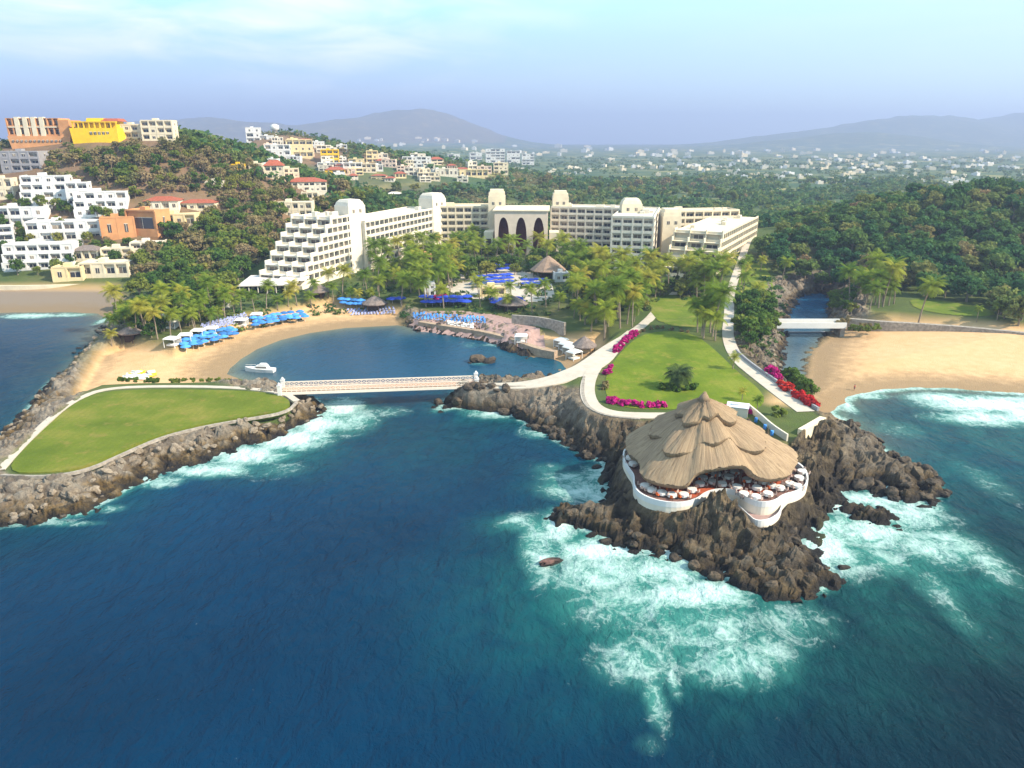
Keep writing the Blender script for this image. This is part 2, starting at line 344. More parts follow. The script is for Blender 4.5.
    h = h + (m1 + m2 + m3) * 0.86 * (0.55 + 0.9 * fbm(X / 700, Y / 700, 5)) + np.where(Y > 900, 5 * (fbm(X / 200, Y / 200, 3) - .4), 0)
    if not full: return h
    rock = np.clip(near * 1.6, 0, 1) * (1 - ff)
    return h, sd, sand, rock, sstep(-3, 3, sB) * sand, hl, bw, np.where(hill > 3, 1, 0)
def H1(x, y): return float(terrain(np.array([x]), np.array([y]))[0])

def polar(A0, A1, NA, D):
    a = np.tan(np.linspace(math.radians(A0), math.radians(A1), NA)); D = np.asarray(D)
    X = np.outer(D, a); Y = np.repeat(D[:, None], NA, 1)
    i = np.arange(len(D) - 1)[:, None] * NA + np.arange(NA - 1)[None]; i = i.ravel()
    return X.ravel(), Y.ravel(), np.stack([i, i + 1, i + 1 + NA, i + NA], 1)
def geom(a, b, r):
    n = int(math.log(b / a) / r) + 1; return list(np.geomspace(a, b, n))

def ground_material():
    q = Nodes('ground'); g = q.geo(); z = q.n('TexCoord'); sepz = q.n('SeparateXYZ'); q.l(g, sepz.inputs[0]); zz = sepz.outputs[2]
    A = q.attr('zone'); A2 = q.attr('zone2')
    n1 = q.noise(0.03, 6, 0.6, vec=g); n2 = q.noise(0.35, 5, 0.6, vec=g); n3 = q.noise(2.5, 5, 0.65, vec=g)
    soil = q.ramp(n1, [(0.36, (0.055, 0.095, 0.02)), (0.54, (0.09, 0.12, 0.028)), (0.68, (0.17, 0.14, 0.06))])
    soil = q.mix(q.rng(n2, 0.35, 0.7, 0, 0.6), soil, (0.06, 0.075, 0.025))
    dry = q.ramp(q.noise(0.06, 6, 0.65, vec=g), [(0.3, (0.10, 0.085, 0.04)), (0.5, (0.20, 0.13, 0.075)), (0.68, (0.13, 0.085, 0.06))])
    base = q.mix(A2[0], soil, dry)
    plain_ = q.ramp(q.noise(0.012, 5, 0.6, vec=g), [(0.40, (0.04, 0.085, 0.036)), (0.54, (0.08, 0.115, 0.042)), (0.64, (0.27, 0.245, 0.09))])
    base = q.mix(A2[1], base, plain_)
    sand = q.ramp(n2, [(0.3, (0.59, 0.36, 0.175)), (0.7, (0.66, 0.435, 0.235))])
    sand = q.mix(q.rng(n1, 0.45, 0.65, 0, 0.35), sand, (0.53, 0.33, 0.145))
    sand = q.mix(A[2], sand, (0.22, 0.175, 0.13))
    wet = q.rng(q.math('ADD', zz, q.rng(n2, 0.2, 0.8, -0.3, 0.3)), 0.3, 1.3, 1, 0, True)
    sand = q.mix(q.math('MULTIPLY', wet, 0.8), sand, (0.22, 0.155, 0.085))
    base = q.mix(A[0], base, sand)
    vor = q.n('TexVoronoi', feature='F1'); vor.inputs['Scale'].default_value = 0.55; vor.inputs['Randomness'].default_value = 1
    wv = q.n('VectorMath', operation='ADD'); q.l(g, wv.inputs[0]); nn = q.n('TexNoise'); nn.inputs['Scale'].default_value = 0.8; q.l(g, nn.inputs[0]); q.l(nn.outputs['Color'], wv.inputs[1]); q.l(wv.outputs[0], vor.inputs['Vector'])
    cs = q.n('SeparateColor'); q.l(vor.outputs['Color'], cs.inputs[0])
    stone = q.ramp(cs.outputs[0], [(0.0, (0.15, 0.125, 0.10)), (0.35, (0.27, 0.225, 0.17)), (0.7, (0.37, 0.32, 0.25)), (1.0, (0.21, 0.155, 0.10))])
    stone = q.mix(q.rng(n3, 0.35, 0.7, 0, 0.6), stone, (0.13, 0.105, 0.08))
    algae = q.ramp(q.noise(0.5, 6, 0.7, vec=g), [(0.3, (0.035, 0.03, 0.022)), (0.48, (0.12, 0.085, 0.04)), (0.6, (0.27, 0.17, 0.055)), (0.72, (0.07, 0.058, 0.035))])
    hz = q.math('ADD', zz, q.rng(n2, 0.2, 0.8, -1.4, 1.4))
    rock = q.mix(q.rng(hz, 1.3, 2.9, 1, 0), stone, algae)
    crag = q.ramp(q.noise(0.28, 7, 0.7, vec=g), [(0.3, (0.022, 0.019, 0.016)), (0.43, (0.06, 0.046, 0.031)), (0.56, (0.15, 0.108, 0.055)), (0.68, (0.31, 0.23, 0.125))])
    cragl = q.mix(q.rng(hz, 2.2, 6.5, 1, 0), q.mix(q.rng(n2, 0.4, 0.7, 0, .75), crag, (0.29, 0.225, 0.145)), q.mix(0.62, crag, (0.026, 0.022, 0.018)))
    rock = q.mix(A2[2], rock, cragl)
    rock = q.mix(q.rng(hz, 0.3, 2.0, 1, 0), rock, (0.022, 0.020, 0.018))
    base = q.mix(A[1], base, rock)
    q.col(base); q.rough(q.rng(A[1], 0, 1, 0.95, 0.75), 0.2)
    bh = q.math('ADD', q.math('MULTIPLY', n3, 0.5), q.math('MULTIPLY', q.math('MULTIPLY', A[1], q.rng(vor.outputs['Distance'], 0, 0.7, 1, 0)), 1.4))
    q.bump(q.math('ADD', bh, q.math('MULTIPLY', A[1], q.math('MULTIPLY', q.noise(0.9, 8, 0.75, 0.6, g), 2.2))), 0.9, 0.6)
    return q.m
def build_ground():
    D = geom(92, 620, 0.0036) + geom(625, 9500, 0.018)
    X, Y, Q = polar(-46, 46, 640, D)
    h, sd, sand, rock, dark, hl, bw, hill = terrain(X, Y, True)
    keep = (sd > -25)[Q].any(1)
    z1 = np.stack([sand, rock, dark], 1)
    z2 = np.stack([np.clip(np.maximum(hill * sstep(8, 22, h), 0) + 0.0, 0, 1), sstep(560, 760, Y) * (h < 40) + 0.4 * sstep(900, 1500, Y), (sstep(0, 0.5, hl) + (1 - bw) * (X > -40) * 0.6 * (hl < .5)) * (1 - .75 * sstep(24, 12, X) * sstep(1.5, 4, h) * (Y > 118)) * (1 - .5 * (X > 70) * (Y > 185))], 1)
    V = np.stack([X, Y, h], 1)
    used = np.unique(Q[keep]); mp = np.zeros(len(V), int); mp[used] = np.arange(len(used))
    me = npmesh('ground', V[used], mp[Q[keep]], ground_material(), {'zone': z1[used], 'zone2': np.clip(z2[used], 0, 1)}, (z1[:, 1][Q[keep]].max(1) < 0.5))
    tag(link(bpy.data.objects.new('ground', me)), 'sandy and rocky coast rising to dry wooded hills', None, None, 'structure')
build_ground()

# ------------------------------------------------------------------ the sea
FOAM = [ # px, py, rx, ry, strength  (where the swell breaks)
 (640,600,100,44,.50),(600,570,70,34,.58),(700,630,90,46,.52),(660,570,70,22,.64),(560,528,22,20,.76),(600,550,60,16,.74),(540,548,24,40,.6),(520,522,30,12,.5),(640,660,60,34,.52),(730,662,70,30,.56),(790,620,60,34,.42),(655,700,16,40,.50),(672,680,10,26,.5),
 (770,650,40,30,.45),(690,594,70,20,.74),(820,545,40,34,.74),(860,530,70,22,.66),(900,515,60,20,.62),(940,545,56,26,.60),(985,560,26,30,.5),(870,500,44,10,.74),(915,507,34,10,.7),(880,560,60,26,.45),(935,590,30,34,.4),(960,620,24,26,.34),
 (985,480,30,30,.35),(850,420,26,22,.28),(900,430,36,14,.34),(990,404,70,9,1.0),(985,418,60,9,.75),(940,398,40,6,.8),(1050,415,60,16,.95),(845,405,9,9,.75),(870,396,20,4,.7),
 (340,408,26,10,.85),(318,425,26,12,.85),(290,440,44,13,.85),(250,455,46,12,.8),(350,420,36,18,.55),(210,470,50,10,.72),(160,482,30,8,.6),(270,470,60,14,.36),(390,412,30,8,.40),(60,524,60,4,.45),(110,510,20,6,.45),
 (500,412,40,7,.75),(480,408,26,7,.65),(540,432,26,8,.55),(600,475,22,16,.55),(580,490,50,14,.60),(570,478,40,8,.50),(600,500,24,14,.55),(550,470,30,10,.34),
 (30,316,30,3,.75),(70,315,26,2.5,.6),(104,320,6,5,.7),(20,430,26,10,.25),
 (470,345,16,6,.3),(500,345,40,3,.35),(560,366,10,10,.25),(480,362,14,5,.45),
 (650,745,30,20,.3)]
TURQ = [(650,600,150,70,.95),(580,545,70,40,.8),(720,650,110,50,.8),(520,525,40,14,.8),(860,540,90,34,1.),(930,560,80,60,.8),(930,460,110,60,.5),(980,430,120,40,.6),(900,420,80,30,.5),(880,600,60,50,.5),(960,620,40,40,.5),(340,420,40,20,.8),(270,458,70,20,.6),(590,480,60,24,.6),(500,420,60,12,.5),(430,440,100,40,.2),(840,660,80,60,.3)]
def sea_material():
    q = Nodes('sea'); g = q.geo(); A = q.attr('sea'); A2 = q.attr('sea2')
    big = q.noise(0.02, 3, 0.5, vec=g)
    deep = q.ramp(big, [(0.3, (0.0002, 0.0175, 0.046)), (0.7, (0.0003, 0.030, 0.078))])
    deep = q.mix(A2[1], deep, (0.0004, 0.0105, 0.019))
    bay = q.mix(A2[0], deep, (0.006, 0.060, 0.125))
    tq = q.mix(q.rng(q.noise(0.12, 5, 0.6, 1.0, g), 0.3, 0.7), (0.003, 0.052, 0.060), (0.013, 0.135, 0.115))
    col = q.mix(A[1], bay, tq)
    col = q.mix(A[2], col, (0.16, 0.165, 0.11))
    # foam: torn filaments inside the breaking water
    wv = q.n('TexNoise'); wv.inputs['Scale'].default_value = 0.10; wv.inputs['Detail'].default_value = 4; q.l(g, wv.inputs[0])
    va = q.n('VectorMath', operation='MULTIPLY_ADD'); q.l(wv.outputs['Color'], va.inputs[0]); va.inputs[1].default_value = (9, 9, 0); q.l(g, va.inputs[2]); gv = va.outputs[0]
    def ridge(sc_, det):
        n = q.noise(sc_, det, 0.6, 0.8, gv); return q.math('SUBTRACT', 1.0, q.math('ABSOLUTE', q.math('MULTIPLY_ADD', n, 4.0, -2.0)))
    r1 = ridge(0.16, 6); r2 = ridge(0.55, 5)
    soft = q.noise(0.11, 7, 0.68, 1.2, gv)
    fine = q.noise(2.2, 4, 0.7, 0.5, gv)
    def lace(sc_, wdt):
        vt = q.n('TexVoronoi', feature='DISTANCE_TO_EDGE'); vt.inputs['Scale'].default_value = sc_; q.l(gv2, vt.inputs['Vector']); return q.rng(vt.outputs['Distance'], 0.0, wdt, 1, 0)
    wv2 = q.n('TexNoise'); wv2.inputs['Scale'].default_value = 0.5; wv2.inputs['Detail'].default_value = 5; q.l(g, wv2.inputs[0])
    vb = q.n('VectorMath', operation='MULTIPLY_ADD'); q.l(wv2.outputs['Color'], vb.inputs[0]); vb.inputs[1].default_value = (6, 6, 0); q.l(gv, vb.inputs[2]); gv2 = vb.outputs[0]
    lc = q.math('MAXIMUM', lace(0.17, 0.22), q.math('MULTIPLY', lace(0.5, 0.25), 0.7))
    v = q.math('ADD', q.math('ADD', q.math('MULTIPLY', r1, 0.20), q.math('MULTIPLY', r2, 0.10)), q.math('ADD', q.math('MULTIPLY', soft, 0.50), q.math('MULTIPLY', fine, 0.28)))
    v = q.math('MULTIPLY_ADD', lc, 0.20, v)
    thr = q.math('MULTIPLY_ADD', A[0], -0.86, 1.12)
    fm = q.rng(q.math('SUBTRACT', v, thr), -0.08, 0.52, 0, 0.92)
    fm = q.math('MULTIPLY', fm, q.rng(A[0], 0.01, 0.10, 0, 1))
    milk = q.math('MULTIPLY', q.rng(q.math('SUBTRACT', v, thr), -0.6, 0.2, 0, 0.75), q.rng(A[0], 0.2, 0.5))
    col = q.mix(milk, col, (0.085, 0.32, 0.26))
    # wind flecks on the open water
    fl = q.math('MULTIPLY', q.rng(q.noise(1.4, 5, 0.7, 0.4, g), 0.69, 0.80), q.rng(q.noise(0.035, 3, vec=g), 0.5, 0.66, 0, 0.6))
    col = q.mix(q.math('MAXIMUM', fm, fl), col, (0.76, 0.85, 0.83))
    q.col(col); q.l(q.rng(fm, 0, 0.7, 0.16, 0.75), q.b.inputs['Roughness']); q.b.inputs['IOR'].default_value = 1.33
    q.b.inputs['Specular IOR Level'].default_value = 0.09
    mp = q.n('Mapping'); q.l(g, mp.inputs[0]); mp.inputs['Rotation'].default_value = (0, 0, math.radians(28)); mp.inputs['Scale'].default_value = (1.0, 0.55, 1)
    w1 = q.noise(0.13, 4, 0.55, 0.6, mp.outputs[0]); w2 = q.noise(0.55, 5, 0.62, 0.5, mp.outputs[0]); w3 = q.noise(2.2, 3, 0.6, 0.2, g)
    hgt = q.math('ADD', q.math('MULTIPLY', w1, 1.1), q.math('ADD', q.math('MULTIPLY', w2, 0.75), q.math('MULTIPLY', w3, 0.12)))
    hgt = q.math('MULTIPLY', hgt, q.rng(A2[2], 0, 1, 1, 0.25))
    hgt = q.math('ADD', hgt, q.math('MULTIPLY', fm, 0.25))
    q.bump(hgt, 0.85, 1.1)
    return q.m
def blobs(L, X, Y):
    r = np.zeros(X.shape)
    for px, py, rx, ry, s in L:
        cx, cy_ = gp(px, py); y2 = gp(px, py + ry)[1]; y1 = gp(px, py - ry)[1]
        sx = rx * pxscale(cy_); sy = abs(y1 - y2) / 2
        r = np.maximum(r, s * np.exp(-(((X - cx) / sx) ** 2 + ((Y - cy_) / sy) ** 2) * 0.9))
    return r
def build_sea():
    D = geom(28, 620, 0.0062) + geom(630, 9000, 0.1)
    X, Y, Q = polar(-62, 62, 520, D)
    ok = (Y < 640)
    sd = np.minimum(sdpoly(COAST, X, Y), -sdpoly(RIVER, X, Y, 60)); d = -sd
    sand = np.maximum.reduce([sstep(-25, 2, sdpoly(SAND_R, X, Y, 60)), sstep(-14, 2, sdpoly(SAND_L, X, Y, 60)), sstep(-14, 2, sdpoly(SAND_B, X, Y, 60))])
    lag = sstep(-4, 4, sdpoly(pts([(225,385),(240,350),(300,325),(400,315),(570,350),(575,378),(470,386),(290,394)]), X, Y, 20))
    riv = sstep(-3, 1, sdpoly(RIVER, X, Y, 20))
    calm = np.maximum(lag, riv)
    foam = blobs(FOAM, X, Y)
    expo = (1 - calm) * (Y < 200) * sstep(-250, -150, X)
    foam = np.maximum(foam, 0.62 * np.exp(-np.maximum(d, 0) / 2.2) * expo * (0.6 + 0.8 * fbm(X / 14, Y / 14, 3)))
    foam = np.maximum(foam, 0.3 * np.exp(-np.maximum(d, 0) / 7) * expo)
    tq = np.maximum(blobs(TURQ, X, Y), 0.35 * np.exp(-np.maximum(d, 0) / 8) * (1 - riv)); tq = tq * (0.75 + 0.5 * fbm(X / 18, Y / 18, 4))
    shal = np.exp(-np.maximum(d, 0) / 5.0) * sand * 0.8
    bay = np.clip(sstep(200, 330, Y) * sstep(-20, -140, X) + lag * 0.55 + riv * 0.6 + 0.45 * sstep(60, 140, X) * sstep(110, 200, Y), 0, 1)
    teal = sstep(-30, 70, X) * sstep(160, 95, Y)
    z = 0.7 * (fbm(X / 8, Y / 11, 3) - 0.5) + 0.9 * foam * (fbm(X / 3.5, Y / 3.5, 3) - 0.35)
    z = z * (1 - 0.9 * calm) * (Y < 400) * (1 - 0.7 * sand)
    keep = (sd < 6)[Q].any(1)
    used = np.unique(Q[keep]); mp = np.zeros(len(X), int); mp[used] = np.arange(len(used))
    V = np.stack([X, Y, z], 1)[used]
    me = npmesh('sea', V, mp[Q[keep]], sea_material(), {'sea': np.clip(np.stack([foam, tq, shal], 1), 0, 1)[used], 'sea2': np.clip(np.stack([bay, teal, calm], 1), 0, 1)[used]})
    tag(link(bpy.data.objects.new('sea', me)), 'deep blue sea breaking white and turquoise on the rocks', None, None, 'structure')
build_sea()

# ------------------------------------------------------------------ haze
def build_haze():
    b = MB(); b.box(-7500, 7500, -300, 9300, -9, 345)
    m = bpy.data.materials.new('haze'); m.use_nodes = True; t = m.node_tree; t.nodes.clear()
    o = t.nodes.new('ShaderNodeOutputMaterial'); v = t.nodes.new('ShaderNodeVolumePrincipled'); t.links.new(v.outputs[0], o.inputs['Volume'])
    v.inputs['Color'].default_value = (0.47, 0.56, 0.84, 1); v.inputs['Density'].default_value = 0.00022; v.inputs['Anisotropy'].default_value = 0.2
    h = b.obj('haze', m); tag(h, 'pale lavender morning haze over the bay', None, None, 'stuff')
build_haze()
# ------------------------------------------------------------------ materials
WHITE = plain('white_render', (0.70, 0.635, 0.52), 0.75, 0.10, 0.4)
CREAM = plain('cream_render', (0.70, 0.605, 0.44), 0.75, 0.12, 0.4)
BWHITE = plain('bright_white_render', (0.66, 0.65, 0.63), 0.75, 0.08, 0.4)
YELLOW = plain('yellow_render', (0.80, 0.50, 0.02), 0.8, 0.15, 0.3)
PALEYEL = plain('pale_yellow_render', (0.72, 0.58, 0.33), 0.8, 0.12, 0.3)
ORANGE = plain('orange_render', (0.58, 0.28, 0.12), 0.8, 0.18, 0.3)
PINK = plain('pink_render', (0.72, 0.56, 0.45), 0.8, 0.15, 0.3)
GREYP = plain('grey_render', (0.30, 0.29, 0.30), 0.8, 0.15, 0.3)
TILE = plain('red_roof_tile', (0.36, 0.10, 0.055), 0.8, 0.3, 1.2)
PATHM = plain('path_concrete', (0.50, 0.44, 0.36), 0.85, 0.15, 0.5)
STONEW = plain('stone_wall', (0.34, 0.30, 0.25), 0.85, 0.45, 1.2)
DARKW = plain('dark_wood', (0.07, 0.045, 0.03), 0.7, 0.3, 2)
REDW = plain('red_floor', (0.30, 0.07, 0.03), 0.6, 0.3, 1)
PAVE = plain('pink_paving', (0.36, 0.24, 0.21), 0.8, 0.25, 0.9)
BLUEC = plain('blue_canvas', (0.06, 0.24, 0.62), 0.7, 0.15, 1.0, obj_var=0.4)
DBLUEC = plain('royal_blue_canvas', (0.02, 0.06, 0.42), 0.7, 0.15, 1.0, obj_var=0.25)
WCANV = plain('white_canvas', (0.72, 0.70, 0.66), 0.7, 0.06, 1.0)
LOUNGE = plain('lavender_fabric', (0.30, 0.33, 0.56), 0.7, 0.1, 1.0, obj_var=0.2)
ORCH = plain('orange_fabric', (0.60, 0.12, 0.02), 0.7, 0.2, 1.0, obj_var=0.3)
METAL = plain('white_metal', (0.72, 0.72, 0.70), 0.45, 0.05, 1.0, spec=0.5)
def glass_mat():
    q = Nodes('window_glass'); r = q.n('ObjectInfo').outputs['Random']
    q.col(q.ramp(r, [(0.0, (0.02, 0.024, 0.03)), (0.6, (0.055, 0.055, 0.06)), (0.85, (0.16, 0.13, 0.10)), (1.0, (0.30, 0.25, 0.19))])); q.rough(0.2, 0.5); return q.m
GLASS = glass_mat()
def thatch_mat():
    q = Nodes('thatch'); o = q.obj(); sp = q.n('SeparateXYZ'); q.l(o, sp.inputs[0])
    an = q.math('ARCTAN2', sp.outputs[1], sp.outputs[0]); rr = q.n('VectorMath', operation='LENGTH'); q.l(o, rr.inputs[0])
    cv = q.n('CombineXYZ'); q.l(q.math('MULTIPLY', an, 34.0), cv.inputs[0]); q.l(q.math('MULTIPLY', rr.outputs['Value'], 0.55), cv.inputs[1])
    n = q.noise(1.0, 6, 0.75, vec=cv.outputs[0]); n2 = q.noise(0.3, 5, 0.65, vec=q.geo())
    c = q.ramp(n, [(0.28, (0.15, 0.105, 0.062)), (0.5, (0.31, 0.225, 0.14)), (0.72, (0.43, 0.32, 0.205))])
    c = q.mix(q.rng(n2, 0.4, 0.72, 0, 0.55), c, (0.22, 0.155, 0.105)); q.col(c); q.rough(0.95, 0.05); q.bump(n, 0.7, 0.2); return q.m
THATCH = thatch_mat()
GTHATCH = plain('grey_thatch', (0.21, 0.17, 0.15), 0.95, 0.4, 1.5)

EXCL = []                              # (x, y, r) where no tree may stand
RECT = []                              # footprints of long buildings: p, u, L, w
def win_mesh(w_, h_, name='window_pane'):
    b = MB(); b.box(-w_ / 2, w_ / 2, -0.06, 0.06, 0, h_, 0)
    b.box(-0.07, 0.07, -0.12, -0.05, 0.02, h_ - 0.02, 1); b.box(-w_ / 2 - 0.1, w_ / 2 + 0.1, -0.11, -0.04, h_ - 0.1, h_ + 0.12, 1)
    return b.mesh(name, [GLASS, WHITE])
WINS = {}
def win(w_, h_):
    k = (round(w_, 1), round(h_, 1))
    if k not in WINS: WINS[k] = win_mesh(*k)
    return WINS[k]
def storey(b, out, x0, x1, z, fh, n, dep=1.3, par=1.15, yf=0.0, M=None, blank=0.0):
    """one storey of balconies; out collects where the windows go"""
    old = b.M
    if M is not None: b.M = M
    b.box(x0, x1, yf, yf + dep, z + fh - 0.28, z + fh - 0.01)
    b.box(x0 - 0.04, x1 + 0.04, yf - 0.06, yf + 0.16, z + 0.01, z + par)
    bw = (x1 - x0) / n
    for k in range(n + 1):
        x = x0 + k * bw; b.box(x - 0.34, x + 0.34, yf - 0.12, yf + dep, z + 0.02, z + fh - 0.03)
    for k in range(n):
        if blank and rng.random() < blank:
            xa = x0 + k * bw; b.box(xa + .2, xa + bw - .2, yf + .03, yf + dep, z + .03, z + fh - .04); out.append((Vector((xa + bw / 2, yf + .0, z + fh * .35)), min(1.5, bw * .35), fh * .38, 0)); continue
        c = Vector((x0 + (k + .5) * bw, yf + dep - 0.05, z + 0.05)); out.append(((M @ c) if M is not None else c, (bw - .55) * rng.choice((.62, .74, .86)), fh * rng.choice((.68, .74)), 0 if M is None else -math.pi / 2))
    b.M = old
def put_windows(root, out, cap=100):
    for (c, ww, hh, rz) in out[:cap]: part('window', win(ww, hh), root, c, rz)
def terraced_wing(N, far, width, floors, fh, setback, z0, mat, label, podium=0):
    N = Vector(N); far = Vector(far); u = (far - N); L = u.length; rz = math.atan2(u.y, u.x)
    root = empty('hotel_wing', (N.x, N.y, z0), rz, label, 'hotel')
    RECT.append((N.x, N.y, rz, L, width))
    b = MB(); out = []
    b.box(-podium, L, -podium, width + podium * .3, -8, 0)
    for i in range(floors):
        s = i * setback; z = i * fh; n = max(2, round((L - s) / 4.4))
        storey(b, out, s + 1.6, L, z, fh, n)
        M = Matrix.Translation((s, width, 0)) @ Matrix.Rotation(-math.pi / 2, 4, 'Z')
        storey(b, out, 0, width, z, fh, 3, 1.6, 1.0, 0, M)
        b.box(s + 1.6, L, 1.5, width, z - 0.05, z + fh - 0.005)
        for k in range(4):
            y = width * k / 3; b.box(s - 0.1, s + setback + 1.6, y - 0.22, y + 0.22, z + fh - 0.01, z + fh + 1.7, 0)
    zt = floors * fh; s = (floors - 1) * setback
    b.box(s + 1.5, L, -0.1, 0.25, zt - 0.004, zt + 0.8); b.box(s + 1.5, L, width - 0.3, width, zt - 0.004, zt + 0.8); b.box(s + 1.4, s + 1.8, 0.3, width - .35, zt - 0.004, zt + 0.9)
    for k in range(5):
        x = s + 5 + rng.random() * (L - s - 12); y = 3 + rng.random() * (width - 8); b.box(x, x + 2 + rng.random() * 3, y, y + 2, zt - 0.01, zt + 1.2 + rng.random())
    b.obj('wall', mat, root); rng.shuffle(out); put_windows(root, out)
    return root
def block(p0, p1, depth, floors, fh, z0, mat, label, bays=None, side=True, roofbits=4, name='hotel_wing', cat='hotel'):
    p0 = Vector(p0); p1 = Vector(p1); u = p1 - p0; L = u.length; rz = math.atan2(u.y, u.x)
    root = empty(name, (p0.x, p0.y, z0), rz, label, cat); RECT.append((p0.x, p0.y, rz, L, depth))
    b = MB(); out = []; n = bays or max(2, round(L / 4.4))
    b.box(0, L, 1.5, depth, -8, floors * fh)
    b.box(0, L, 0.1, 1.5, -8, -0.01)
    for i in range(floors): storey(b, out, 0, L, i * fh, fh, n)
    zt = floors * fh
    b.box(-.1, L + .1, -0.15, 0.25, zt - 0.02, zt + 0.9); b.box(-.1, 0.3, .25, depth, zt - 0.02, zt + .85); b.box(L - .3, L + .1, .25, depth, zt - 0.02, zt + .85); b.box(.3, L - .3, depth - .3, depth, zt - .02, zt + .8)
    for k in range(roofbits):
        x = 2 + rng.random() * max(1, L - 8); y = 3 + rng.random() * max(1, depth - 8); b.box(x, x + 2 + 3 * rng.random(), y, y + 2 + rng.random(), zt - 0.03, zt + 1 + 1.3 * rng.random())
    if side:
        M = Matrix.Translation((L, 0, 0)) @ Matrix.Rotation(math.pi / 2, 4, 'Z')
        for i in range(floors):
            for k in range(max(1, int(depth / 6))): c = M @ Vector((3 + k * 6, -0.02, i * fh + 1)); out.append((c, 2.0, 1.5, math.pi / 2))
    b.obj('wall', mat, root); put_windows(root, out)
    return root
def tower(root_xy, rz, w_, d_, z0, z1, mat, parent, round_top=True, mi2=None):
    """a stair tower with a stepped, rounded cap, standing on its wing"""
    b = MB(); h = z1 - z0
    inv = parent.matrix_basis.inverted() if False else None
    b.box(-w_ / 2, w_ / 2, -d_ / 2, d_ / 2, -(z0 - 7) , h * 0.66)
    b.box(-w_ / 2 + .25, w_ / 2 - .25, -d_ / 2 + .25, d_ / 2 - .25, h * 0.66, h * 0.86, 0, 0.5 if round_top else .1, 0.5 if round_top else .1)
    b.box(-w_ / 2 + .9, w_ / 2 - .9, -d_ / 2 + .9, d_ / 2 - .9, h * .86, h, 0, 0.9 if round_top else .2, 0.8 if round_top else .2)
    o = b.obj('tower', mat, parent)
    a = parent.rotation_euler.z; dx = root_xy[0] - parent.location.x; dy = root_xy[1] - parent.location.y
    o.location = (dx * math.cos(a) + dy * math.sin(a), -dx * math.sin(a) + dy * math.cos(a), z0 - parent.location.z); o.rotation_euler = (0, 0, rz - a)
    wm = win(1.2, 1.6)
    for k in (-1, 1):
        c = bpy.data.objects.new('window', wm); link(c); c.parent = o; c.location = (k * w_ * .2, -d_ / 2 - .03, h * .22)
    return o
G = 7.0
W1 = terraced_wing((-88.6, 304), (-73, 350), 20, 7, 3.5, 4.3, G, WHITE, 'white hotel wing stepping down like a staircase at the bay end of the row', 2)
T1 = tower((-76, 351), 0.9, 10, 10, 31, 38.5, WHITE, W1)
W2 = block((-69, 349), (-43, 420), 18, 6, 3.5, G, WHITE, 'long cream hotel wing between the terraced staircase wing and the first corner tower')
T2 = tower((-45, 424), 1.0, 12, 10, 28, 36.5, WHITE, W2)
W3 = block((-41, 422), (-9, 424), 18, 6, 3.6, G, CREAM, 'short cream hotel wing left of the three tall arches', 7)
T3 = tower((-8.5, 424), 0.0, 9.5, 9, 28, 38.5, CREAM, W3, False)
W4 = block((22, 421), (60, 412), 18, 6, 3.6, G, WHITE, 'cream hotel wing with shaded balconies just right of the three arches', 8)
T4 = tower((27.5, 428), 0, 9, 9, 28, 37.5, CREAM, W4, False)
W5 = block((46.5, 346), (65, 341.5), 52, 7, 3.45, G - 0.5, WHITE, 'narrow hotel block whose end faces the sea, just left of a dark gap', 4)
T5 = tower((59, 372), 0, 10, 9, 30, 37.5, CREAM, W5)
W6 = block((67.5, 384), (80, 382), 16, 6, 3.4, G, CREAM, 'cream recessed hotel link standing back between two seaward blocks', 3)
T6 = tower((77.5, 366), 0, 9, 12, 24, 33, CREAM, W6, False)
W8 = block((63, 396), (124, 408), 14, 6, 3.5, G, CREAM, 'cream rear hotel wing whose long flat roof shows behind the seaward blocks', 12)
W7 = terraced_wing((88, 320), (135, 409), 22, 5, 3.5, 3.4, G, CREAM, 'sunlit hotel wing with stepped end beside the garden road, nearest the river', 1)
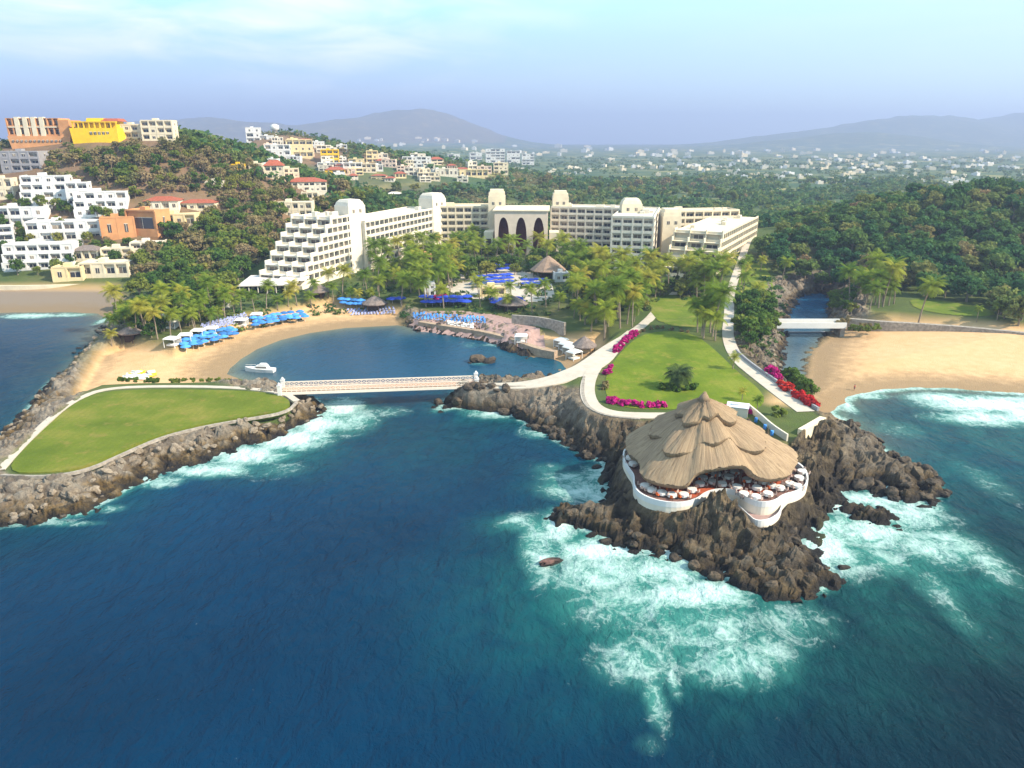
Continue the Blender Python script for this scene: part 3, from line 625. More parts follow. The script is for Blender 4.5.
def arcade():
    p0 = Vector((-9.2, 394)); L = 28; zt = 21.2
    root = empty('hotel_gateway', (p0.x, p0.y, G), math.radians(-3), 'hotel gateway pavilion pierced by three tall pointed arches', 'hotel')
    RECT.append((p0.x, p0.y, math.radians(-3), L, 30))
    b = MB(); n = 3; bw = L / n; aw = 6.0; zs = 7.5; zp = 19.0
    def xz(P, y0, y1, mi=0):
        m = len(P); b.add([(x, y0, z) for x, z in P] + [(x, y1, z) for x, z in P], [tuple(range(m)), tuple(range(m, 2 * m))[::-1]] + [(i, m + i, m + (i + 1) % m, (i + 1) % m) for i in range(m)], mi)
    for k in range(n):
        xc = (k + .5) * bw
        for sgn in (-1, 1):
            e = xc + sgn * bw / 2; i0 = xc + sgn * aw / 2
            arc = [(xc + sgn * aw / 2 * (1 - (t / 6.0) ** 2.0 * 1.0), zs + (zp - zs) * math.sin(t / 6.0 * math.pi / 2)) for t in range(7)]
            P = [(i0, -8)] + arc + [(xc, zt), (e, zt), (e, -8)]
            xz(P, 0, 2.2)
    b.box(0, L, 0.05, 30, zt + 0.01, zt + 1.0); b.box(0.02, 1.2, 2.2, 30, -8, zt); b.box(L - 1.2, L - .02, 2.2, 30, -8, zt); b.box(1.2, L - 1.2, 13, 13.5, -8, zt, 1)
    for k in range(1, 3): b.box(k * bw - 1, k * bw + 1, 2.2, 13, -8, zt - .1, 0)
    b.obj('wall', [plain('pale_pink_render', (.68, .56, .45), .8, .1, .3), REDW], root)
    c = MB(); c.box(-1, L + 1, -.6, 31, 0, .5); o = c.obj('roof', CREAM, root); o.location = (0, 0, zt + 1.01)
    for s, xx in ((0, -6.0), (1, L + 1.0)):
        d = MB(); d.box(0, 5, 0, 12, -8, 11); d.box(1.2, 3.8, -.06, 0.2, -8, 7.5, 1); q = d.obj('porch', [CREAM, DARKW], root); q.location = (xx, 2, 0)
arcade()

# ------------------------------------------------------------------ houses on the hills
_D = np.geomspace(95, 9000, 2600)
class Lookup:
    def __init__(s, x0, x1, y0, y1, st):
        s.x0, s.y0, s.st = x0, y0, st; gx = np.arange(x0, x1 + st, st); gy = np.arange(y0, y1 + st, st); X, Y = np.meshgrid(gx, gy, indexing='ij'); s.h = terrain(X.ravel(), Y.ravel()).reshape(X.shape)
    def __call__(s, x, y):
        u = np.clip((x - s.x0) / s.st, 0, s.h.shape[0] - 1.001); v = np.clip((y - s.y0) / s.st, 0, s.h.shape[1] - 1.001); i = u.astype(int); j = v.astype(int); f = u - i; g = v - j
        return s.h[i, j] * (1 - f) * (1 - g) + s.h[i + 1, j] * f * (1 - g) + s.h[i, j + 1] * (1 - f) * g + s.h[i + 1, j + 1] * f * g
_near = Lookup(-560, 560, 90, 700, 1.7); _far = Lookup(-7000, 7000, 700, 9050, 42)
def quick(x, y): return np.where(y < 700, _near(x, y), _far(x, y))
def hit(px, py):
    """first place of the ground on that line of sight: x, y, z (the hill crest where the line passes above)"""
    v = (384 - py) / F; z = CH + _D * (v * CT - ST) / (CT + v * ST); X = (px - 512) / F * (_D * CT + (CH - z) * ST)
    h = quick(X, _D); i = np.argmax(h >= z)
    if not (h >= z).any():
        m = _D < 1300; i = int(np.argmax(np.where(m, h - z, -1e9)))
    return float(X[i]), float(_D[i]), float(h[i])
def house(px0, px1, pyb, pyt, label, mat=BWHITE, D=None, floors=2, bays=3, yaw=0.0, depth=None, roof='flat', name='house', cat='house', group=None, step=0.0, stretch=1.0):
    if D is None: x, y, z = hit((px0 + px1) / 2, pyb); z = zat(pyb, y)
    else: y = D; z = zat(pyb, D); x = xat((px0 + px1) / 2, D, z)
    s = pxscale(y, z); L = (px1 - px0) * s; Ht = zat(pyt, y) - z
    L *= stretch; depth = depth or min(16, max(7, L * 0.7)); rz = math.radians(yaw)
    root = empty(name, (x - L / 2 * math.cos(rz), y - L / 2 * math.sin(rz), z), rz, label, cat, group)
    EXCL.append((x, y + depth * .4, max(L * 0.5, depth * 0.6) + 1.5)); EXCL.append((x, y - (3 if y < 500 else 22), L * (.28 if y < 500 else .55) + (0 if y < 500 else 8)))
    b = MB(); out = []; rh = 0 if roof == 'flat' else Ht * .28; fh = (Ht - rh) / floors; dp = 1.1
    b.box(0, L, 0.02, depth, -12, -0.02)
    for i in range(floors):
        y0 = i * step; nb = max(1, bays); b.box(0, L, y0 + dp, depth + i * step * .5, i * fh - .03, (i + 1) * fh - .01)
        storey(b, out, 0, L, i * fh, fh, nb, dp, fh * .32, y0, None, .35)
    zt = floors * fh; y0 = (floors - 1) * step
    M = Matrix.Translation((L, 0, 0)) @ Matrix.Rotation(math.pi / 2, 4, 'Z')
    for i in range(floors):
        c = M @ Vector((i * step + depth * .55, -0.02, i * fh + fh * .35)); out.append((c, min(1.4, depth * .25), fh * .4, math.pi / 2))
    if roof == 'flat':
        b.box(-.05, L + .05, y0 - .1, y0 + .25, zt - .015, zt + .6); b.box(-.05, .25, y0 + .25, depth, zt - .015, zt + .55); b.box(L - .25, L + .05, y0 + .25, depth, zt - .015, zt + .55)
        b.box(L * .3, L * .3 + min(3, L * .3), y0 + depth * .4, y0 + depth * .7, zt - .02, zt + 1.6)
    b.obj('wall', mat, root)
    if roof != 'flat':
        r = MB(); o_ = .7; ym = y0 + (depth - y0) / 2; a = min(L * .3, (depth - y0) * .4)
        r.add([(-o_, y0 - o_, 0), (L + o_, y0 - o_, 0), (L + o_, depth + o_, 0), (-o_, depth + o_, 0), (a, ym, rh), (L - a, ym, rh)], [(0, 1, 5, 4), (1, 2, 5), (2, 3, 4, 5), (3, 0, 4), (3, 2, 1, 0)])
        o = r.obj('roof', {'tile': TILE, 'thatch': GTHATCH, 'white': WHITE}[roof], root); o.location = (0, 0, zt + .02)
    put_windows(root, out, 60)
    return root
HOUSES = [
 # the terraced white flats above the bay
 (-8, 16, 200, 176, 'cream flat-roofed house at the edge of the hill, below the grey house', CREAM, None, 2, 3, 10),
 (22, 69, 207, 174, 'tall white terraced flats, topmost of the white blocks', BWHITE, None, 4, 4, 12, None, 'flat', 'house', 'house', None, 1.8),
 (69, 92, 206, 180, 'narrow white flats joined below the topmost white block', BWHITE, None, 3, 2, 12),
 (76, 131, 217, 190, 'long white flats with a bright blank end wall next to green trees', BWHITE, None, 3, 5, 14, None, 'flat', 'house', 'house', None, 1.6),
 (-12, 51, 228, 205, 'white flats in the second row beneath the topmost block', BWHITE, None, 2, 5, 10),
 (30, 106, 242, 219, 'wide white flats with arched balconies beside the orange bank', BWHITE, None, 2, 6, 14),
 (-20, 17, 250, 224, 'plain white block with a blank bright wall over the lowest flats', BWHITE, None, 3, 2, 25),
 (4, 78, 270, 243, 'lowest white flats with a pale blue roof pool, nearest the bay', BWHITE, None, 3, 6, 10, None, 'flat', 'house', 'house', None, 1.8),
 (105, 135, 240, 218, 'orange cut earth bank in the form of a house beside the white flats', ORANGE, None, 1, 2, 20),  # bare cut earth, a house block stands in for it
 (127, 160, 237, 211, 'tall orange cut earth bank in the form of a house under green trees', ORANGE, None, 1, 1, -12),  # more of the earth cut, also shaped as a house block
 (155, 195, 228, 215, 'pale yellow low house with a long white wing below red roofs', PALEYEL, None, 1, 4, 8),
 (146, 178, 211, 197, 'white house under a wide red tiled roof beside the flats', WHITE, None, 1, 4, 10, None, 'tile'),
 (180, 214, 211, 200, 'long low house under a red tiled roof hidden among trees', CREAM, None, 1, 4, 6, None, 'tile'),
 (76, 98, 262, 246, 'brown thatched beach house between white flats and cream garden wall', CREAM, None, 1, 3, 6, None, 'thatch'),
 (55, 82, 282, 268, 'sand coloured waterfront villa with a low stone front', PALEYEL, None, 1, 2, 8),
 (82, 128, 278, 264, 'cream waterfront villa with a planted roof terrace above the bay', CREAM, None, 1, 4, 6),
 (133, 163, 257, 243, 'white garden house with open frames next to dark trees', WHITE, None, 2, 3, 10),
 (104, 132, 262, 249, 'beige stepped villa between the thatched house and the garden house', CREAM, None, 2, 3, 12),
 # on the crest
 (118, 146, 139, 125, 'cream hilltop villa right behind the yellow building', CREAM, None, 2, 4, 6),
 (144, 173, 141, 121, 'cream hilltop villa with arches and a small turret', CREAM, None, 3, 4, 8),
 (4, 40, 172, 152, 'dark grey stepped house below the orange fortress', GREYP, None, 3, 4, 6),
 # the second hill
 (248, 262, 148, 128, 'white tower-like villa alone on the far hill top', BWHITE, 800, 4, 2, 15),
 (266, 290, 156, 145, 'white villa cluster terraced under the water tower', BWHITE, None, 2, 4, 10),
 (288, 313, 158, 140, 'pale yellow villa with a flat sunlit terrace on the far hill', PALEYEL, None, 3, 4, 14, None, 'flat'),
 (266, 284, 180, 160, 'villa with large pinkish red tiled roof above the palms', CREAM, None, 2, 3, 12, None, 'tile'),
 (280, 299, 182, 169, 'cream house stepping below the pinkish red roof', CREAM, None, 3, 4, 14),
 (288, 326, 192, 178, 'row of white houses with small red roofs and many windows', WHITE, None, 2, 7, 14, None, 'tile'),
 (322, 339, 164, 150, 'bright yellow villa with a white terrace on the ridge', YELLOW, None, 3, 3, 10),
 (318, 342, 168, 163, 'white low terrace house in front of the yellow villa', BWHITE, None, 1, 4, 6),
 (326, 345, 177, 167, 'yellow house under a red roof among garden trees', YELLOW, None, 2, 3, 10, None, 'tile'),
 (337, 347, 152, 145, 'small white house alone on the brown ridge', BWHITE, None, 2, 2, 10),
 (344, 362, 173, 163, 'white house pair below the brown ridge', BWHITE, None, 2, 3, 8),
 (362, 376, 173, 164, 'cream flat house beside a dark round tree', CREAM, None, 2, 3, 8),
 (367, 378, 163, 151, 'pale yellow tower house on the ridge end', PALEYEL, None, 3, 2, 12),
 (378, 388, 163, 154, 'white cube house next to the pale yellow tower house', WHITE, None, 2, 2, 8),
 (403, 431, 168, 157, 'large white villa with many arches right of a brown hill', BWHITE, None, 3, 6, 8),
 (405, 422, 176, 168, 'white low villa below the arched villa', WHITE, None, 2, 4, 8),
 (418, 440, 181, 173, 'cream courtyard house at the foot of the hill', CREAM, None, 2, 4, 6),
 (436, 458, 177, 169, 'long white house with a thin roof terrace', WHITE, None, 1, 5, 6),
 (448, 460, 163, 154, 'small white church-like house with pointed belfry', BWHITE, None, 2, 2, 6),
 (460, 488, 178, 170, 'pale yellow low house at the end of the hill row', PALEYEL, None, 1, 5, 6),
 (274, 312, 218, 203, 'unfinished beige concrete frame house behind the staircase wing', CREAM, None, 2, 6, 8),
 (337, 352, 212, 203, 'terracotta hut roof rising behind the rounded tower', CREAM, 520, 1, 2, 6, None, 'tile'),
 (388, 402, 199, 192, 'little white house among palms behind the long wing', WHITE, None, 1, 2, 8, None, 'white'),
 (302, 318, 200, 193, 'low cream garden house over the trees of the slope', CREAM, None, 1, 3, 10),
 (206, 222, 187, 182, 'lone pale hut halfway up the brown hillside', WHITE, None, 1, 2, 6),
 (232, 244, 172, 165, 'yellow hut at the saddle between the two hills', YELLOW, None, 1, 2, 8),
 (250, 262, 172, 164, 'cream house by bare trees on the saddle', CREAM, None, 2, 2, 8),
 (470, 482, 160, 153, 'white house on the last rise before the plain', BWHITE, None, 2, 2, 8),
 (486, 505, 163, 149, 'tall white apartment block, first of the distant blocks', BWHITE, None, 5, 4, 6),
 (507, 520, 163, 151, 'white apartment block second among the distant blocks', BWHITE, None, 4, 3, 6),
 (522, 534, 165, 154, 'white apartment block third among the distant blocks', BWHITE, None, 4, 3, 6),
 (494, 508, 174, 163, 'cream apartment block below the distant white blocks', CREAM, None, 3, 3, 6),
 (512, 524, 175, 168, 'low white warehouse below the distant white blocks', WHITE, None, 1, 3, 4)]
for i_, h in enumerate(HOUSES):
    a = list(h)
    if i_ < 8: a[1] -= (a[1] - a[0]) * .10; a[0] += (a[1] - a[0]) * .04; a[3] += 3
    house(*a[:4], a[4], *a[5:])
def fortress():
    D = 438; z = zat(150, D); s = pxscale(D, z); x0 = xat(73, D, z); x1 = xat(122, D, z); zt = zat(128, D); z1 = zat(119, D); zb = zat(158, D)
    L = x1 - x0; root = empty('hilltop_house', (x0, D, z), math.radians(3), 'vivid yellow fortress house with a sloping blank wall on the hill crest', 'house')
    EXCL.append(((x0 + x1) / 2, D + 6, L * .6))
    b = MB(); b.add([(4, -3, zb - z - 8), (L + 1.5, -6, zb - z - 12), (L, 14, zb - z - 8), (4, 14, zb - z - 8), (0, 0, zt - z), (L - 1.5, -.5, zt - z), (L - 1.5, 14, zt - z), (0, 14, zt - z)], [(0, 3, 2, 1), (4, 5, 6, 7), (0, 1, 5, 4), (1, 2, 6, 5), (2, 3, 7, 6), (3, 0, 4, 7)])
    h = z1 - zt
    b.box(2, L - 3, 3, 13, zt - z - .1, zt - z + h * .75); b.box(8, 19, 2, 12, zt - z, zt - z + h * 1.12, 0, 1, 1)
    for k in range(9): b.box(1.5 + k * 3.0, 2.1 + k * 3.0, .6, 1.2, zt - z - .02, zt - z + h * .62)
    b.box(1.2, L - 2, .5, 3.1, zt - z + h * .62, zt - z + h * .75)
    b.obj('wall', YELLOW, root)
    r = MB(); r.box(L - 11, L - 1, 2.2, 13.5, 0, 1.6, 0, 1.2, 1.5); o = r.obj('roof', TILE, root); o.location = (0, 0, zt - z + h * .76)
    for k in range(5): part('window', win(1.3, 1.5), root, (12 + k * 2.3, -.75 , zt - z - 3.6))
    for k in range(7): part('window', win(1.8, 2.2), root, (3.6 + k * 3, 2.95, zt - z + .3))
fortress()
def orange_fortress():
    D = 440; z = zat(150, D); x0 = xat(10, D, z); x1 = xat(72, D, z); zt = zat(136, D); z1 = zat(118, D); zb = zat(166, D); L = x1 - x0
    root = empty('hilltop_house', (x0, D, z), math.radians(2), 'orange fortress house with cream turrets and a leaning base wall at the hill edge', 'house'); EXCL.append(((x0 + x1) / 2, D + 6, L * .55))
    b = MB(); b.add([(5, -3, zb - z), (L - 2, -5, zb - z), (L, 14, zb - z), (3, 14, zb - z), (0, 0, zt - z), (L, 0, zt - z), (L, 14, zt - z), (0, 14, zt - z)], [(0, 3, 2, 1), (4, 5, 6, 7), (0, 1, 5, 4), (1, 2, 6, 5), (2, 3, 7, 6), (3, 0, 4, 7)])
    h = (z1 - zt) / 2; out = []
    for i in range(2): storey(b, out, .5, L - 6, zt - z + i * h, h, 9, 1.6, .9, 1.0); b.box(.5, L - 6, 2.6, 13.5, zt - z + i * h, zt - z + (i + 1) * h - .01)
    b.box(L - 6, L, .2, 13.8, zt - z - .02, z1 - z - 1)
    b.obj('wall', ORANGE, root); c = MB()
    for k in range(4): c.box(5 + k * 4.6, 7.6 + k * 4.6, .6, 3.6, zt - z - .02, z1 - z + .6, 0, .12, .12)
    c.box(1, L - 7, .7, 1.1, zt - z + h - .3, zt - z + h + .3); c.obj('turret', CREAM, root); put_windows(root, out)
    for k in range(12): part('window', win(1.2, 1.2), root, (3.4 + k * 2.4, -.9, zt - z - 3.4))
orange_fortress()
def far_villas():
    r = random.Random(33); A = np.array([(252, 150), (268, 143), (300, 141), (330, 150), (345, 163), (400, 160), (480, 166), (492, 182), (420, 184), (330, 184), (300, 176), (262, 178)]); k = 0; got = []
    M_ = [(BWHITE, 'white'), (WHITE, 'off-white'), (CREAM, 'cream'), (PALEYEL, 'pale yellow'), (PINK, 'pinkish')]
    while k < 46:
        px = r.uniform(252, 492); py = r.uniform(140, 184)
        if sdpoly(A, np.array([px]), np.array([py]))[0] < 0: continue
        if any(abs(px - a) < 8 and abs(py - b) < 4 for a, b in got): continue
        got.append((px, py)); m, w_ = M_[r.choice((0, 0, 1, 1, 2, 3, 4))]; wd = r.uniform(7, 15); k += 1; red = r.random() < .3
        house(px - wd / 2, px + wd / 2, py, py - r.uniform(5, 8.5), f'{w_} villa' + (' under a red roof' if red else ' with a flat roof') + ' among those crowding the second hill', m, None, r.choice((1, 2, 2)), r.choice((2, 3, 4)), r.uniform(-5, 25), 9, 'tile' if red else 'flat', 'hill_villa', 'house', f'{w_} ' + ('red-roofed' if red else 'flat-roofed') + ' villas on the second hill')
far_villas()
def water_tower():
    D = 820; z = zat(141, D); s = pxscale(D, z); x = xat(276, D, z); h = zat(124, D) - z
    t = empty('water_tower', (x, D, z), 0, 'slim white water tower with a bulb top on the far hill', 'tower')
    b = MB(); b.tube([(0, 0, -14), (0, 0, h * .62)], [1.7, 1.3], 10); b.obj('shaft', BWHITE, t)
    c = MB(); c.tube([(0, 0, h * .55), (0, 0, h * .7), (0, 0, h * .92), (0, 0, h)], [1.5, 4.6, 4.6, 1.2], 12); c.obj('tank', BWHITE, t, True)
water_tower()
def far_town():
    r = random.Random(21); b = MB(); b.box(-.5, .5, -.5, .5, -2, .92); b.box(-.5, -.44, -.5, .5, .92, 1.0); b.box(.44, .5, -.5, .5, .92, 1.0); b.box(-.44, .44, -.5, -.44, .92, 1.0); b.box(-.2, .12, -.1, .2, .92, 1.2)
    me = [b.mesh('town_building', m) for m in (BWHITE, WHITE, CREAM)]
    bands = [(560, 1024, 150, 158, 60), (600, 1030, 158, 170, 110), (690, 1024, 168, 185, 60), (700, 740, 170, 180, 6), (800, 880, 165, 182, 14), (940, 1030, 178, 188, 22), (455, 600, 146, 156, 22), (540, 700, 168, 176, 18), (345, 480, 138, 150, 26)]
    i = 0
    for x0, x1, y0, y1, n in bands:
        for k in range(n):
            px = r.uniform(x0, x1); py = r.uniform(y0, y1); x, y, z = hit(px, py)
            if y > 8000: continue
            s = pxscale(y, z); o = link(bpy.data.objects.new('town_building', me[r.randrange(3)])); o.location = (x, y, z)
            wd = s * r.uniform(2.0, 7.0); o.scale = (wd, min(wd, 26), s * r.uniform(1.3, 3.2)); EXCL.append((x, y - 20, wd * .7)); o.rotation_euler = (0, 0, r.uniform(-.4, .4))
            tag(o, 'small white town building fading into the haze on the far plain', 'building', 'town buildings on the far plain'); i += 1
    return i
far_town()
# ------------------------------------------------------------------ lawns, paths, walls
def lawn_mat(name, a, b_, c_):
    q = Nodes(name); g = q.geo(); n = q.noise(0.09, 5, 0.6, vec=g); n2 = q.noise(1.6, 5, 0.7, vec=g)
    c = q.ramp(n, [(0.32, a), (0.52, b_), (0.68, c_)]); c = q.mix(q.rng(n2, 0.35, 0.7, 0, 0.4), c, tuple(v * .6 for v in b_)); mw = q.n('TexWave'); mw.inputs['Scale'].default_value = 0.22; mw.inputs['Distortion'].default_value = 1.5; mw.inputs['Detail'].default_value = 2; q.l(g, mw.inputs[0]); c = q.mix(q.rng(mw.outputs[1], .35, .65, 0, .08), c, tuple(v * .55 for v in b_)); n4 = q.noise(.22, 6, .7, vec=g); c = q.mix(q.rng(n4, .54, .70, 0, .6), c, (c_[0] * 1.25, c_[1] * .92, c_[2] * 1.6)); q.col(c); q.rough(0.95, 0.1); q.bump(n2, 0.6, 0.2); return q.m
def slab(name, P, z0, z1, mat, label, kind='structure'):
    b = MB(); b.prism(P, z0, z1); return tag(b.obj(name, mat), label, None, None, kind)
slab('lawn', LAWN_BW, 2.5, 4.22, lawn_mat('olive_lawn', (0.085, 0.125, 0.012), (0.13, 0.165, 0.018), (0.20, 0.195, 0.035)), 'olive green lawn on the stone breakwater')
slab('lawn', LAWN_HL, 5.0, 6.60, lawn_mat('bright_lawn', (0.08, 0.13, 0.010), (0.13, 0.185, 0.013), (0.20, 0.225, 0.028)), 'bright green lawn on the headland')
def strip(name, P, width, mat, label, dz=0.1, zfun=None, kind='structure', skirt=0.6, tagit=True):
    P = smooth(P, 2); Q = [Vector(P[0])]
    for a, b in zip(P, P[1:]):
        a = Vector(a); b = Vector(b); n = max(1, int((b - a).length / 1.5))
        for i in range(1, n + 1): Q.append(a.lerp(b, i / n))
    vs = []; n = len(Q); W = [-.5, -.25, 0, .25, .5]
    xy = []
    for i, p in enumerate(Q):
        d = (Q[min(i + 1, n - 1)] - Q[max(i - 1, 0)]).normalized(); nn = Vector((-d.y, d.x)); ww = width(i / n) if callable(width) else width
        for k in W: xy.append(p + nn * ww * k)
    X = np.array([p.x for p in xy]); Y = np.array([p.y for p in xy]); Z = terrain(X, Y).reshape(n, 5)
    if zfun is not None: Z = np.repeat(np.array([zfun(i / (n - 1)) for i in range(n)])[:, None], 5, 1)
    else:
        Z = np.repeat(Z.max(1)[:, None], 5, 1); k = np.ones(9) / 9; Zm = np.convolve(np.pad(Z[:, 0], 4, 'edge'), k, 'valid'); Z = np.maximum(Z * .5 + .5 * Zm[:, None], Zm[:, None])
    Z = Z + dz; b = MB(); vs = []; fs = []
    for i in range(n):
        r = [(X[i * 5 + k], Y[i * 5 + k], Z[i, k]) for k in range(5)]
        vs += [(r[0][0], r[0][1], r[0][2] - skirt)] + r + [(r[4][0], r[4][1], r[4][2] - skirt)]
    for i in range(n - 1):
        for k in range(6): a = i * 7 + k; fs.append((a, a + 1, a + 8, a + 7))
    b.add(vs, fs); o = b.obj(name, mat)
    return tag(o, label, None, None, kind) if tagit else o
strip('path', pts([(474, 381.5), (510, 384), (545, 382), (575, 375), (594, 366), (612, 349), (632, 333)], 6), lambda t: 3.0 + 4.2 * math.sin(math.pi * min(1, t * 1.15)), PATHM, 'wide pale causeway path from the footbridge to the headland', 0.16, skirt=1.6)
strip('path', pts([(632, 333), (645, 322), (660, 304), (676, 290)], 6.5), 3.2, PATHM, 'pale path climbing through the palm garden', 0.12)
strip('path', pts([(596, 366), (588, 380), (587, 396), (594, 408), (612, 414.5), (640, 416), (668, 416)], 6.5), 3.6, PATHM, 'pale curved path round the tip of the headland lawn', 0.16, lambda t: 6.5, skirt=1.6)
strip('path', pts([(748, 252), (738, 272), (730, 292), (729, 315), (727, 338), (737, 360), (760, 378), (785, 397), (806, 412)], 6.5), lambda t: 3.4 + 3.0 * max(0, t - .7), PATHM, 'pale service path along the river side of the headland', 0.14)
strip('path', pts([(297, 401), (284, 392), (232, 387), (160, 386), (106, 388), (78, 398), (56, 413), (26, 441), (0, 470)], 4.1), 1.7, PATHM, 'pale path along the landward edge of the breakwater lawn', 0.10, lambda t: 4.05)
strip('kerb', pts([(-8, 474), (40, 477), (85, 471), (125, 452.5), (162, 436.5), (202, 426.5), (242, 419.5), (287, 412), (297, 401)], 4.1), 0.55, STONEW, 'thin stone edging between the breakwater lawn and the boulders', 0.10, lambda t: 4.1)
SANDW = plain('sandstone', (.40, .29, .20), .85, .35, 1.0)
def low_wall(px, z, h, th, mat, label, name='wall', cat='wall', base=1.2, closed=False, kind=None):
    P = smooth(pts(px, z), 2); b = MB(); V = [Vector(p) for p in P]; L_ = []; R_ = []
    for i, p in enumerate(V):
        d = (V[min(i + 1, len(V) - 1)] - V[max(i - 1, 0)]).normalized(); n = Vector((-d.y, d.x)) * th / 2; L_.append(p + n); R_.append(p - n)
    vs = []; fs = []
    for a, c in zip(L_, R_): vs += [(a.x, a.y, z - base), (a.x, a.y, z + h), (c.x, c.y, z + h), (c.x, c.y, z - base)]
    for i in range(len(V) - 1):
        for k in range(4): fs.append((i * 4 + k, i * 4 + (k + 1) % 4, i * 4 + 4 + (k + 1) % 4, i * 4 + 4 + k))
    fs += [(0, 1, 2, 3), tuple(len(vs) - 4 + k for k in (3, 2, 1, 0))]
    b.add(vs, fs); return tag(b.obj(name, mat), label, cat, None, kind)
low_wall([(736, 352), (750, 365), (775, 382), (800, 400), (818, 411)], 6.5, 0.9, .5, GREYP, 'grey parapet wall along the service path beside red flowers')
low_wall([(800, 438), (822, 425)], 5.8, 1.9, 1.4, CREAM, 'thick cream retaining wall above the brown rocks', base=4.5)
low_wall([(584, 378), (582, 396), (588, 410), (606, 418), (640, 421)], 6.1, 0.6, .7, STONEW, 'stone retaining wall under the curved headland path', base=6)
low_wall([(420, 322), (445, 326), (480, 331), (510, 338), (538, 349), (556, 352)], 2.2, 0.3, 2.2, SANDW, 'sandy sea wall rimming the far side of the lagoon', base=3)
low_wall([(476, 386), (520, 390), (560, 386), (585, 380)], 4.8, 0.8, .8, STONEW, 'stone wall along the seaward side of the causeway', base=6)
low_wall([(512, 322), (540, 324), (565, 330)], 4.2, 2.6, 1.0, STONEW, 'rough stone terrace wall behind the lagoon beach', base=2)
low_wall([(848, 320), (880, 323), (915, 325), (960, 328), (1000, 332), (1080, 340)], 4.0, 0.7, 2.0, STONEW, 'long low rubble wall between sand beach and green strip', base=3)
low_wall([(-20, 289), (40, 289), (90, 287), (128, 286)], 3.2, 1.6, 1.2, CREAM, 'pale sea wall below the waterfront villas', base=4)
def draped(name, px, mat, label, z=5, dz=0.15):
    P = pts(px, z); P = smooth(P, 2, True); A = np.array(P); lo = A.min(0); hi = A.max(0); n = 40
    gx = np.linspace(lo[0], hi[0], n); gy = np.linspace(lo[1], hi[1], n); X, Y = np.meshgrid(gx, gy); X = X.ravel(); Y = Y.ravel(); ins = sdpoly(P, X, Y) > 0
    Z = terrain(X, Y) + dz; i = np.arange(n - 1)[:, None] * n + np.arange(n - 1)[None]; i = i.ravel(); Q = np.stack([i, i + 1, i + 1 + n, i + n], 1); Q = Q[ins[Q].all(1)]
    return tag(link(bpy.data.objects.new(name, npmesh(name, np.stack([X, Y, Z], 1), Q, mat))), label, None, None, 'structure')
BL2 = lawn_mat('strip_lawn', (0.08, 0.125, 0.015), (0.14, 0.19, 0.02), (0.22, 0.22, 0.045))
draped('lawn', [(905, 300), (940, 302), (990, 310), (1000, 318), (960, 318), (915, 312)], BL2, 'yellow green grass strip under dark trees behind the beach')
draped('lawn', [(645, 290), (690, 292), (722, 296), (722, 325), (690, 328), (655, 322)], BL2, 'green lawn among palms in the hotel garden', 7)
draped('lawn', [(737, 262), (770, 270), (780, 290), (765, 305), (738, 298)], BL2, 'bright grass beside the garden road', 7)
draped('lawn', [(522, 318), (560, 318), (568, 324), (530, 327)], BL2, 'small green lawn above the lagoon beach', 4)
draped('terrace', [(398, 318), (430, 309), (490, 312), (545, 326), (552, 345), (520, 342), (480, 330), (420, 323)], PAVE, 'pinkish paved sun terrace round the lagoon', 3.6)
draped('terrace', [(455, 270), (520, 268), (560, 285), (550, 305), (470, 300), (440, 290)], PATHM, 'pale paved pool terrace before the hotel', 5.6)

